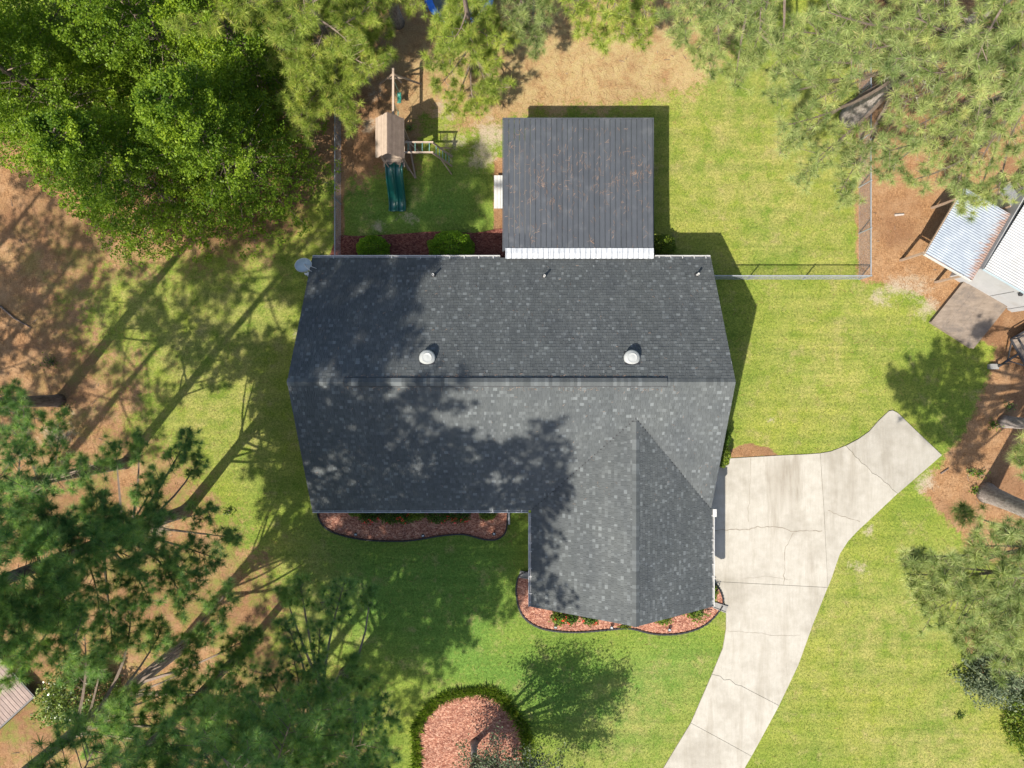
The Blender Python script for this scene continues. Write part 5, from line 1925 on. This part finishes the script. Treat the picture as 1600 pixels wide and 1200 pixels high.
# ------------------------------------------------------------------ lawn blades and loose straw
KEEP = [pxs(q_) for q_ in (SL_PAD, SL_FAN, SL_TURN, SL_UP, SL_MID, SL_LOW, BED1, BED2, BEDB, ISL)]
HOUSE_PLAN = [(XL + .3, YN - .4), (XL + .3, YS + .4), (WL + .4, YS + .4), (WL + .4, WY + .3), (WR - .4, WY + .3), (WR - .4, YN - .4)]


def open_ground(X, Y):
    k = np.ones(len(X), bool)
    for pl in KEEP:
        k &= poly_sd(X, Y, pl) < np.abs(np.sin(X * 91.7 + Y * 57.3)) ** 3 * 0.09
    k &= poly_sd(X, Y, HOUSE_PLAN) < 0
    k &= ~((X > px0) & (X < px1) & (Y > 5.4) & (Y < pyN))
    return k


rng = np.random.default_rng(90)
N = 330000
X = rng.uniform(-26.5, 26.5, N)
Y = rng.uniform(-20, 20, N)
st, sa, lu, dr = zone(X, Y)
k = (st + sa * 0.8 + rng.normal(0, 0.22, N) < 0.5) & open_ground(X, Y)
X, Y, dr, lu = X[k], Y[k], dr[k], lu[k]
N = len(X)
hh = rng.uniform(0.03, 0.075, N)
b3 = np.stack([X, Y, np.zeros(N)], -1)
t3 = b3 + np.concatenate([rng.normal(0, 0.035, (N, 2)), hh[:, None]], 1)
sd = unit(np.cross(t3 - b3, rng.normal(size=(N, 3)))) * 0.009
pat = 0.5 + 0.25 * np.sin(X * 1.3 + np.sin(Y * 0.9) * 2) * np.cos(Y * 1.1 + np.sin(X * 0.7))
tone = np.clip(0.25 + 0.45 * pat + 0.28 * dr - 0.2 * lu + rng.normal(0, 0.17, N), 0, 1)  # blades also darker in the shaded-lawn zones
o = link('lawn_grass', np_mesh('lawn_grass', np.stack([b3 - sd, b3 + sd, t3], 1), 3, tone), M['lawn_blade'])
tag(o, 'short yellow green lawn grass round the house', 'grass', kind='stuff')

N = 60000
X = rng.uniform(-26.5, 26.5, N)
Y = rng.uniform(-20, 20, N)
st, sa, lu, dr = zone(X, Y)
k = (st + rng.normal(0, 0.25, N) > 0.5) & open_ground(X, Y)
X, Y = X[k], Y[k]
N = len(X)
a = rng.uniform(0, math.pi, N)
l = rng.uniform(0.07, 0.16, N)
z = rng.uniform(0.008, 0.035, N)
S = np.stack([X - np.cos(a) * l, Y - np.sin(a) * l, z], -1)
E = np.stack([X + np.cos(a) * l, Y + np.sin(a) * l, z + rng.normal(0, 0.008, N)], -1)
o = link('pine_straw', twig_mesh('pine_straw', S, E, 0.006, 0.004), M['straw_needle'])
tag(o, 'loose orange pine straw lying under the trees', 'pine straw', kind='stuff')

# fallen sticks and cones on the straw
N = 260
X = rng.uniform(-26, 26, 6000)
Y = rng.uniform(-19, 19, 6000)
st, sa, lu, dr = zone(X, Y)
k = (st > 0.7) & open_ground(X, Y)
X, Y = X[k][:N], Y[k][:N]
N = len(X)
a = rng.uniform(0, 6.28, N)
l = rng.uniform(0.05, 0.45, N) ** 1.3
S = np.stack([X, Y, np.full(N, 0.02)], -1)
E = S + np.stack([np.cos(a) * l, np.sin(a) * l, rng.uniform(0, 0.06, N)], -1)
o = link('fallen_sticks', twig_mesh('fallen_sticks', S, E, 0.016, 0.008), M['twig'])
tag(o, 'thin fallen sticks and cones scattered on the pine straw', 'sticks', kind='stuff')
for (pts_, r_, lab) in (([(0, 478), (22, 497), (48, 512)], 0.05, 'long dark fallen branch on the straw at the left edge'),
                        ([(1470, 740), (1482, 732)], 0.035, 'short fallen stick on the straw left of the leaning trunk'),
                        ([(1398, 336), (1412, 335)], 0.06, 'short pale log lying on the straw left of the carport')):
    w_ = [P(x, y, 0.06) for x, y in pts_]
    mb = MB()
    mb.tube([q_ + Vector((0, 0, 0.02 * math.sin(i_ * 2))) for i_, q_ in enumerate(w_)], [r_ * (1 - 0.25 * i_) for i_ in range(len(w_))], 7)
    o = mb.build('fallen_branch', M['bark'] if r_ != 0.06 else M['dead_wood'])
    tag(o, lab, 'branch')


# ================================================================== PINES
def pine(label, base, h, rt, mat, seed, lean=(0, 0), hc=None, nl=26, lmax=3.4, limbs=(), bark='bark', nn=84, w=0.016, tl=0.37, dense=1.0,
         name='pine_tree', group=None, world_base=None, dead=0, spread=1.0):
    rng = np.random.default_rng(seed)
    b = Vector(world_base) if world_base else P(*base)
    b.z = 0
    t = thing(name, label, 'tree', b, group)
    hc = hc if hc is not None else h * 0.5
    ph = rng.uniform(0, 6, 2)

    def tp(z):
        k = z / h
        return np.array([b.x + lean[0] * k + 0.12 * math.sin(k * 5 + ph[0]) * k, b.y + lean[1] * k + 0.12 * math.sin(k * 4 + ph[1]) * k, z])
    zs = np.linspace(0, h, 16)
    mb = MB()
    pts = [tp(z) for z in zs]
    rad = [rt * (1.28 if i == 0 else 1.05 if i == 1 else 1.0) * (1 - 0.82 * (z / h) ** 1.1) for i, z in enumerate(zs)]
    pts.insert(1, tp(0.45))
    rad.insert(1, rt * 1.08)
    mb.tube(pts, rad, 14)
    mb.build('trunk', M[bark], t, smooth=True)
    S, E, R0, R1 = [], [], [], []
    C, A, L = [], [], []

    def limb(p0, p1, r, nsub, start=0.35):
        p0, p1 = np.asarray(p0, float), np.asarray(p1, float)
        ln = np.linalg.norm(p1 - p0)
        if ln < 0.2:
            return
        d = (p1 - p0) / ln
        sag = np.array([0, 0, -0.05 * ln])
        side = unit(np.cross(d, [0, 0, 1.0]) + 1e-6)
        wob = side * rng.normal(0, 0.04 * ln)
        n = 6
        pp = [p0 + (p1 - p0) * (i / n) + (sag + wob) * math.sin(math.pi * i / n) for i in range(n + 1)]
        lr = 0.022 + 0.012 * ln
        for i in range(n):
            S.append(pp[i]); E.append(pp[i + 1])
            R0.append(lr * (1 - 0.8 * i / n)); R1.append(lr * (1 - 0.8 * (i + 1) / n))
        for s_ in range(nsub):
            f = start + (1 - start) * (s_ + rng.uniform(0, 1)) / nsub
            f = min(f, 0.999)
            q = pp[int(f * n)] * (1 - (f * n) % 1) + pp[min(int(f * n) + 1, n)] * ((f * n) % 1)
            sg = 1 if s_ % 2 else -1
            sub = unit(d * rng.uniform(0.35, 1.0) + side * sg * rng.uniform(0.4, 1.1) + np.array([0, 0, rng.uniform(-0.15, 0.35)]))
            sl_ = r * rng.uniform(0.5, 1.15) * (1.15 - 0.45 * f)
            e = q + sub * sl_
            S.append(q); E.append(e); R0.append(0.016); R1.append(0.006)
            m = max(2, int(1.5 + sl_ * 2.5 * dense))
            for j in range(m):
                g = 0.35 + 0.65 * (j + rng.uniform(0.2, 1)) / m
                off_ = rng.normal(0, 0.13, 3) * spread
                off_[2] = abs(off_[2]) * 0.7 + 0.02
                c = q + (e - q) * min(g, 1.0) + off_
                S.append(q + (e - q) * g * 0.8); E.append(c); R0.append(0.008); R1.append(0.005)
                C.append(c)
                A.append(unit(sub * 0.7 + np.array([0, 0, 0.75]) + rng.normal(0, 0.3, 3)))
                L.append(tl * rng.uniform(0.8, 1.15))
        C.append(p1); A.append(unit(d + np.array([0, 0, 0.7]))); L.append(tl)

    az = rng.uniform(0, 6.28)
    for i in range(nl):
        k = (i + rng.uniform(0, 0.8)) / nl
        z = hc + (h - hc) * k
        az += 2.4 + rng.normal(0, 0.25)
        ln = lmax * (0.55 + 0.45 * math.sin(math.pi * min(1, k * 1.1 + 0.18))) * (1 - 0.62 * k ** 2.2) * rng.uniform(0.75, 1.15)
        up = 0.05 + 0.55 * k
        p0 = tp(z - 0.2)
        d = unit(np.array([math.cos(az), math.sin(az), up]))
        limb(p0, p0 + d * ln, ln * 0.5, max(4, int(ln * 3.2 * dense)))
    if nl:
        for j in range(8):
            c = tp(h) + rng.normal(0, 0.22, 3)
            C.append(c); A.append(unit(np.array([rng.normal(0, .4), rng.normal(0, .4), 1.0]))); L.append(tl)
    for (px, py, z, r) in limbs:
        c = np.array(P(px, py, z))
        ts = tp(max(0.8, min(h - 0.5, z - 0.22 * np.linalg.norm(c[:2] - tp(z)[:2]))))
        d = c - ts
        ln = np.linalg.norm(d)
        st_ = max(0.1, 1 - 2.1 * r / max(ln, 0.01))
        p1 = c + d / max(ln, 1e-6) * r * 0.45
        limb(ts, p1, r, int(5 + 8 * r * dense), st_)
    nd_ = len(S)
    DS, DE, D0, D1 = [], [], [], []
    for i in range(dead):
        z = hc * rng.uniform(0.5, 1.0)
        a = rng.uniform(0, 6.28)
        p0 = tp(z)
        p1 = p0 + np.array([math.cos(a), math.sin(a), -0.1]) * rng.uniform(0.8, 2.2)
        DS.append(p0); DE.append(p1); D0.append(0.035); D1.append(0.012)
        for k in range(3):
            q = p0 + (p1 - p0) * rng.uniform(0.5, 0.95)
            DS.append(q); DE.append(q + rng.normal(0, 0.35, 3)); D0.append(0.012); D1.append(0.005)
    link('branches', twig_mesh('branches', S, E, R0, R1), M['twig'], t)
    if DS:
        link('dead_branches', twig_mesh('dead_branches', DS, DE, D0, D1), M['dead_wood'], t)
    link('crown', needle_mesh('crown', C, A, L, rng, nn, w), M[mat], t)
    return t


# --- top of the frame, in full sun
pine('bright young pine with low boughs at the top left, left of the swing beam', (548, 128), 12.5, 0.16, 'pine_bright', 101, hc=2.2, nl=30, lmax=2.5, dense=1.35,
     limbs=((480, 190, 3.5, .9), (520, 160, 4, .9), (550, 190, 2.4, .55), (555, 120, 3, .7), (470, 110, 5, 1.0), (520, 60, 5, 1.1), (580, 30, 4, .8), (450, 30, 7, 1.0),
            (560, 80, 3.5, .8), (455, 150, 5, .8), (500, 30, 6, 1.0), (470, 175, 4, .8), (500, 110, 4.5, 1.0)))
pine('pine with a grey trunk base at the top edge right of the bright young pine', (622, 36), 15, 0.27, 'pine_bright', 102, hc=5, nl=22, lmax=2.6, bark='bark_grey', dead=6,
     limbs=((640, 6, 4, .7), (590, 8, 5, .8), (610, -20, 5, .9), (330, 20, 8, .9), (290, 40, 8, .7), (400, 20, 7, .8), (360, 10, 8, .8)))
pine('spreading pine over the trampoline between play set and patio roof', (742, 108), 11.5, 0.16, 'pine_bright', 103, hc=2.0, nl=13, lmax=1.9, dense=1.15,
     limbs=((700, 30, 4.5, .55), (722, 12, 5, .75), (742, 22, 4.5, .6), (765, 22, 4, .45), (745, 170, 2.4, .8), (690, 130, 3, .8), (780, 130, 2.2, .75), (700, 60, 4, .9), (760, 90, 3, .8), (725, 35, 5, .7), (680, 90, 3.6, .7), (785, 70, 3, .7), (705, 170, 2.2, .6),
            (735, 60, 4, .9), (765, 150, 2.2, .6)))
pine('thin pine at the top edge right of the trampoline', (835, 0), 9, 0.14, 'pine_pale', 104, hc=2.0, nl=16, lmax=2.0,
     limbs=((830, 55, 3.5, .8), (810, 30, 4, .8), (850, 20, 4, .7), (840, 75, 3, .5), (800, 60, 3, .5)))
pine('pine crown at the top edge above the sunlit straw', (955, -25), 14, 0.2, 'pine_bright', 105, hc=4, nl=22, lmax=2.6, dead=6,
     limbs=((920, 40, 6, .9), (970, 45, 6, .9), (1010, 25, 6, .8), (940, 65, 5, .6), (900, 15, 6, .8), (1000, 60, 5.5, .6), (960, 10, 7, .9)))
pine('loose pine crown at the top edge left of the big leaning pine', (1150, -10), 15, 0.22, 'pine_pale', 106, hc=5, nl=22, lmax=3.0, dead=8,
     limbs=((1080, 30, 7, 1.1), (1130, 60, 7, 1.0), (1170, 90, 6.5, .9), (1110, 100, 6, .8), (1060, 60, 6.5, .6), (1190, 40, 7.5, 1.0), (1150, 125, 5.5, .5), (1060, 10, 7, .9),
            (1220, 90, 7, .9), (1120, 20, 8, 1.0), (1090, 75, 6, .7)))
pine('big pine with thick grey leaning trunk beyond the right fence corner', (1327, 184), 19, 0.42, 'pine_pale', 107, hc=10, nl=16, lmax=4.0, bark='bark_grey', dead=22, dense=0.78,
     limbs=((1250, 120, 8, 1.2), (1240, 190, 7.5, 1.0), (1290, 235, 7.5, 1.1), (1255, 272, 7, .8), (1318, 290, 6, .8), (1300, 60, 9, 1.4), (1350, 80, 9.5, 1.3), (1290, 150, 8, 1.1),
            (1345, 250, 7, 1.0), (1230, 230, 7, .7), (1260, 50, 9, 1.2), (1310, 20, 10, 1.3), (1215, 150, 7, .6), (1325, 310, 5.5, .5), (1275, 90, 8.5, 1.1), (1370, 225, 6.5, .8)))
pine('tall pine in the upper right corner overhanging the carport', (1478, 205), 19, 0.34, 'pine_pale', 108, hc=10, nl=18, lmax=4.0, dead=20, dense=0.78,
     limbs=((1420, 160, 9, 1.3), (1480, 110, 10, 1.5), (1545, 150, 10, 1.5), (1470, 225, 8.5, 1.3), (1540, 245, 8.5, 1.3), (1420, 90, 10, 1.4), (1400, 230, 8, 1.1), (1430, 275, 7.5, .9),
            (1500, 285, 7, .8), (1525, 310, 6, .6), (1590, 270, 7.5, 1.0), (1590, 200, 9, 1.3), (1560, 300, 6.5, .6), (1385, 270, 7, .7), (1505, 325, 5.2, .45), (1450, 30, 10, 1.4),
            (1520, 40, 11, 1.5), (1515, 190, 9, 1.3), (1440, 195, 9, 1.2)))
pine('pine at the right end of the top edge', (1560, 60), 17, 0.3, 'pine_pale', 109, hc=9, nl=18, lmax=3.6, dead=14, dense=0.85,
     limbs=((1590, 70, 11, 1.4), (1540, 80, 10, 1.3), (1600, 140, 10, 1.3), (1500, 70, 9, 1.1), (1590, 10, 11, 1.4), (1550, 20, 10, 1.2)))
pine('pine behind the top edge above the big leaning pine', (1390, -5), 17, 0.28, 'pine_pale', 110, hc=7, nl=16, lmax=3.6, dead=10,
     limbs=((1380, 40, 8, 1.3), (1420, 30, 9, 1.3), (1340, 20, 8, 1.2), (1440, 60, 8.5, 1.1), (1390, 100, 7.5, 1.0)))

# --- right edge
pine('leaning pine with a pale thick trunk reaching boughs back over the driveway', (1541, 770), 17, 0.42, 'pine_pale', 111, lean=(-3.4, -1.0), hc=12.5, nl=16, lmax=3.0, bark='bark_grey', dead=8,
     dense=1.25,
     limbs=((1440, 895, 11, 1.0), (1490, 880, 11.5, 1.1), (1540, 855, 11.5, 1.1), (1470, 950, 11, 1.1), (1530, 935, 11.5, 1.2), (1585, 900, 11.5, 1.2), (1540, 995, 10.5, 1.0), (1590, 975, 11, 1.1),
            (1585, 835, 11, .8), (1505, 800, 9.5, .35), (1570, 1030, 10, .8), (1425, 870, 10.5, .5), (1450, 925, 11, .9), (1510, 985, 10.5, .9), (1595, 1010, 10.5, .8), (1560, 960, 11, 1.1)))
pine('pine with a thin grey trunk above the leaning one at the right edge', (1568, 659), 19, 0.27, 'pine_pale', 112, hc=11, nl=22, lmax=3.2, bark='bark_grey', limbs=((1598, 700, 9, .5), (1596, 720, 9, .4)))

# --- tall pines at the left whose crowns stand mostly outside the picture
DK_ = dict(nn=104, w=0.012, tl=0.34)
T1 = pine('tall pine with a dark trunk bent out of the left edge', (93, 626), 25, 0.27, 'pine_dark', 121, hc=12, nl=24, lmax=3.6, dead=5, **DK_,
     limbs=((25, 612, 6, .6), (20, 645, 6.5, .7), (60, 655, 6, .6)))
pine('tall pine whose long trunk shadow crosses the left lawn', (196, 724), 27, 0.24, 'pine_dark', 122, hc=13, nl=30, lmax=4.2, **DK_,
     limbs=((40, 645, 7, .9), (30, 700, 8, 1.1), (120, 735, 7, .9), (90, 700, 7, .8), (60, 765, 9, 1.0), (155, 722, 6, .7), (20, 775, 10, 1.0), (100, 655, 6, .6)))
pine('tall pine with the lowest boughs across the left middle of the picture', (292, 797), 29, 0.27, 'pine_dark', 123, hc=16.5, nl=42, lmax=4.5, dense=1.65, **DK_,
     limbs=((290, 690, 6, .8), (215, 690, 6, .6), (245, 755, 6, .9), (150, 790, 8, 1.0), (330, 870, 6, .9), (275, 930, 7, 1.0), (200, 875, 9, 1.1), (60, 880, 12, 1.3), (110, 945, 12, 1.2),
            (30, 965, 12, 1.2), (325, 800, 5, .6), (180, 700, 6.5, .5), (310, 720, 5.5, .5), (140, 850, 10, 1.0), (190, 825, 8, .9), (240, 820, 6.5, .8), (90, 830, 10, 1.0), (365, 840, 5, .5),
            (30, 840, 11, 1.0), (260, 870, 7.5, .9), (165, 815, 8, .9), (250, 800, 6, .55), (60, 800, 10, 1.0), (300, 900, 6.5, .8), (225, 930, 8, .9), (40, 1005, 11, 1.0), (100, 1012, 10.5, .9), (20, 920, 12, 1.1), (150, 940, 9, 1.0), (175, 1000, 8, .8), (20, 1050, 10, .7), (85, 905, 11, 1.0)))
pine('tall pine with its trunk running into the lower left corner', (276, 1017), 28.5, 0.27, 'pine_dark', 124, hc=15.5, nl=44, lmax=4.2, dense=1.4, bark='bark_grey', **DK_,
     limbs=((350, 930, 6, .8), (380, 1000, 5, .8), (200, 960, 8, 1.0), (130, 1005, 9, 1.1), (230, 1120, 8, .9), (310, 1085, 7, 1.0), (180, 1160, 9, 1.1), (330, 1160, 9, 1.2), (385, 1090, 6, .9),
            (270, 1170, 9, 1.0), (310, 1000, 6, .8), (250, 985, 7, .8), (340, 975, 6, .7), (160, 1030, 8, .6), (190, 1115, 9, .6), (205, 1085, 7, .6), (260, 1080, 7.5, .7), (300, 1040, 6, .6)))
pine('tall pine with dark boughs spread over the lower left lawn', (540, 1052), 25.5, 0.26, 'pine_dark', 125, hc=8.5, nl=64, lmax=4.6, dense=1.35, **DK_,
     limbs=((470, 915, 5, .6), (535, 925, 6, .9), (500, 985, 6, .8), (450, 985, 7, .7), (420, 1060, 8, .9), (480, 1090, 8.5, 1.0), (560, 1120, 8, .9), (390, 1140, 10, 1.1), (450, 1170, 10, 1.2), (430, 1120, 9, 1.0), (350, 1120, 9.5, .9), (460, 1040, 7.5, .8),
            (540, 1180, 9, 1.0), (590, 1095, 6, .6), (575, 925, 5, .5), (445, 925, 4.5, .4), (590, 1160, 7, .7), (548, 1060, 5, .6), (530, 1095, 6.5, .8), (575, 1060, 4.5, .5), (510, 1140, 8, 1.0),
            (555, 1030, 4.5, .4), (610, 1125, 6, .5), (500, 1050, 7, .6)))
pine('tall slim pine added between the two lower left trunks to shade the roof', (385, 1012), 28, 0.2, 'pine_dark', 127, hc=15, nl=40, lmax=4.2, dense=1.2, **DK_,  # added pine whose crown fills the shade on the front roof slope
     limbs=((350, 1048, 5, .7), (385, 1015, 4.5, .5), (370, 1040, 5, .6), (320, 1100, 8, .7), (400, 990, 4.5, .4)))
TP = pine('unseen tall pine added just below the lower left of the picture for its shade', None, 25, 0.3, 'pine_dark', 126, hc=9, nl=44, lmax=4.4, nn=54, w=0.022, world_base=(-13.6, -18.8, 0), dense=1.15,  # unseen pine put in to shade the lower left lawn
          group='tall pines round the lower left')
for (x_, y_, rz_k, sc_k, lb) in ((-30.5, -4.8, 4.4, 0.86, 'unseen tall pine added outside the left edge level with the house ridge for shade'),):
    copy_tree(TP, (x_, y_, 0), rz_k, sc_k, lb)  # unseen copy added for the shade it throws on the straw


for (x_, y_, rz_k, sc_k, lb) in ((-25.2, -7.6, 1.3, 0.95, 'tall pine added at the left edge beside the lowest dark boughs for shade'),
                               (-30.8, 0.0, 2.6, 0.78, 'unseen tall pine added outside the left edge level with the rear eave for shade'),
                               (-13.0, -23.2, 4.0, 0.82, 'unseen tall pine added below the bottom edge left of the mulch island for shade')):
    copy_tree(T1, (x_, y_, 0), rz_k, sc_k, lb)  # copies added beyond the view to dapple lawn and straw with shade


# ================================================================== EVERGREEN THICKET, TOP LEFT
def evergreen(label, px, py, h, rad, seed, mat='cedar_leaf', n_spray=3000, group='dense evergreens in the upper left'):
    rng = np.random.default_rng(seed)
    b = P(px, py)
    t = thing('evergreen_tree', label, 'tree', b, group)
    mb = MB()
    mb.tube([(b.x, b.y, 0), (b.x + 0.1, b.y, h * 0.5), (b.x, b.y + 0.1, h * 0.93)], [0.2, 0.13, 0.03], 9)
    mb.build('trunk', M['bark'], t)
    S, E, R0, R1 = [], [], [], []
    SC_, SA, ST = [], [], []
    az = rng.uniform(0, 6)
    nb = 84
    for i in range(nb):
        k = ((i + rng.random()) / nb) ** 1.35
        z = 0.5 + (h - 0.7) * k
        az += 2.4 + rng.normal(0, 0.3)
        ln = rad * (1 - 0.82 * k ** 1.35) * rng.uniform(0.72, 1.12)
        p0 = np.array([b.x, b.y, z])
        d = unit(np.array([math.cos(az), math.sin(az), 0.15 + 0.5 * k]))
        p1 = p0 + d * ln
        S.append(p0); E.append(p1); R0.append(0.03); R1.append(0.008)
        side = unit(np.cross(d, [0, 0, 1.0]))
        m = int(n_spray / nb)
        bt = rng.uniform(-0.2, 0.2)
        for j in range(m):
            f = 0.28 + 0.75 * rng.random() ** 0.75
            q = p0 + d * ln * f + side * rng.normal(0, 0.24 * ln * (1.15 - 0.6 * f)) + np.array([0, 0, rng.normal(0.03, 0.13)])
            SC_.append(q)
            SA.append(unit(d * 0.8 + side * rng.normal(0, 0.6) + np.array([0, 0, rng.uniform(0.1, 0.8)])))
            ST.append(0.34 + 0.2 * (f - 0.5) + bt)
    SC_, SA, ST = np.array(SC_), np.array(SA), np.array(ST)
    n = 22
    T = len(SC_)
    along = rng.uniform(-0.04, 0.30, (T, n, 1))
    jit = rng.normal(0, 1, (T, n, 3)) * (0.085 * (1.25 - along * 2.4))
    C = (SC_[:, None, :] + SA[:, None, :] * along + jit).reshape(-1, 3)
    tone = np.clip((ST[:, None] + 0.3 * (along[..., 0] - 0.1) + rng.normal(0, 0.13, (T, n))), 0, 1).ravel()
    link('crown', leaf_mesh('crown', C, 0.105, rng, 0.55, tone, 0.62), M[mat], t)
    link('branches', twig_mesh('branches', S, E, R0, R1), M['twig'], t)
    return t


EG = [((400, 276), 9.5, 3.5, 'dense evergreen nearest the left fence, lowest on the right of the thicket'),
      ((268, 308), 9.0, 3.3, 'dense evergreen at the lower middle of the upper left thicket'),
      ((418, 128), 9.5, 3.0, 'evergreen in the thicket just left of the bright young pine'),
      ((300, 110), 11.0, 3.6, 'evergreen near the top middle of the upper left thicket'),
      ((150, 200), 10.5, 3.5, 'evergreen at the left of the thicket above the sunlit straw'),
      ((172, 60), 12.0, 3.6, 'tallest evergreen with sunlit yellow green tip in the upper left corner'),
      ((40, 150), 10.0, 3.0, 'evergreen cut by the left edge of the picture')]
for i, ((px, py), h, rad, lab) in enumerate(EG):
    evergreen(lab, px, py, h * 1.04, rad * 1.13, 200 + i)


# ================================================================== ORNAMENTAL TREE ON THE MULCH ISLAND
def island_tree():
    rng = np.random.default_rng(301)
    b = P(741, 1160)
    t = thing('ornamental_tree', 'small multi stemmed broadleaf tree growing from the mulch island', 'tree', b)
    mb = MB()
    S, E, R0, R1 = [], [], [], []
    fork = np.array([b.x + 0.05, b.y - 0.10, 1.25])
    mb.tube([b, (b.x + 0.02, b.y - 0.03, 0.5), tuple(fork)], [0.21, 0.155, 0.15], 12)
    tips = [(x_ * 1.25 + 0.25, y_ * 1.2 + 0.35, z_ * 1.14) for x_, y_, z_ in [(2.2, 1.2, 4.6), (3.2, -0.6, 4.9), (1.0, 1.2, 4.2), (2.8, -1.9, 4.3), (1.6, -0.9, 5.6), (0.2, -1.4, 3.6), (3.7, 0.6, 4.6), (-0.4, -0.5, 3.0), (2.3, -1.2, 4.0)]]
    C = []
    for k, (dx_, dy_, z) in enumerate(tips):
        tip_ = np.array([b.x + dx_, b.y + dy_ - 0.6, z])
        mid = fork + (tip_ - fork) * 0.5 + np.array([0, 0, 0.25])
        mb.tube([tuple(fork), tuple(mid), tuple(tip_)], [0.10, 0.07, 0.022], 8)
        for j in range(62):
            f = rng.uniform(0.45, 1.0)
            q = mid + (tip_ - mid) * f if f > 0.5 else mid
            e = q + rng.normal(0, 1, 3) * np.array([0.68, 0.68, 0.45])
            S.append(q); E.append(e); R0.append(0.014); R1.append(0.005)
            m = 42
            C.append(q + (e - q) * rng.uniform(0.35, 1.1, (m, 1)) + rng.normal(0, 0.12, (m, 3)))
    # a low spray of leaves beside the trunk
    for c0 in ((P(722, 1166, 2.2)), (P(762, 1188, 2.2)), (P(735, 1192, 2.3)), (P(724, 1182, 2.2)), (P(750, 1180, 2.2))):
        c0 = np.array(c0)
        S.append(fork); E.append(c0); R0.append(0.02); R1.append(0.006)
        C.append(c0 + rng.normal(0, 1, (70, 3)) * np.array([0.17, 0.2, 0.12]))
    C = np.concatenate(C)
    mb.build('trunk', M['bark_grey'], t, smooth=True)
    link('branches', twig_mesh('branches', S, E, R0, R1), M['twig'], t)
    link('crown', leaf_mesh('crown', C, 0.105, rng, 0.5, None, 0.62), M['grey_leaf'], t)


island_tree()
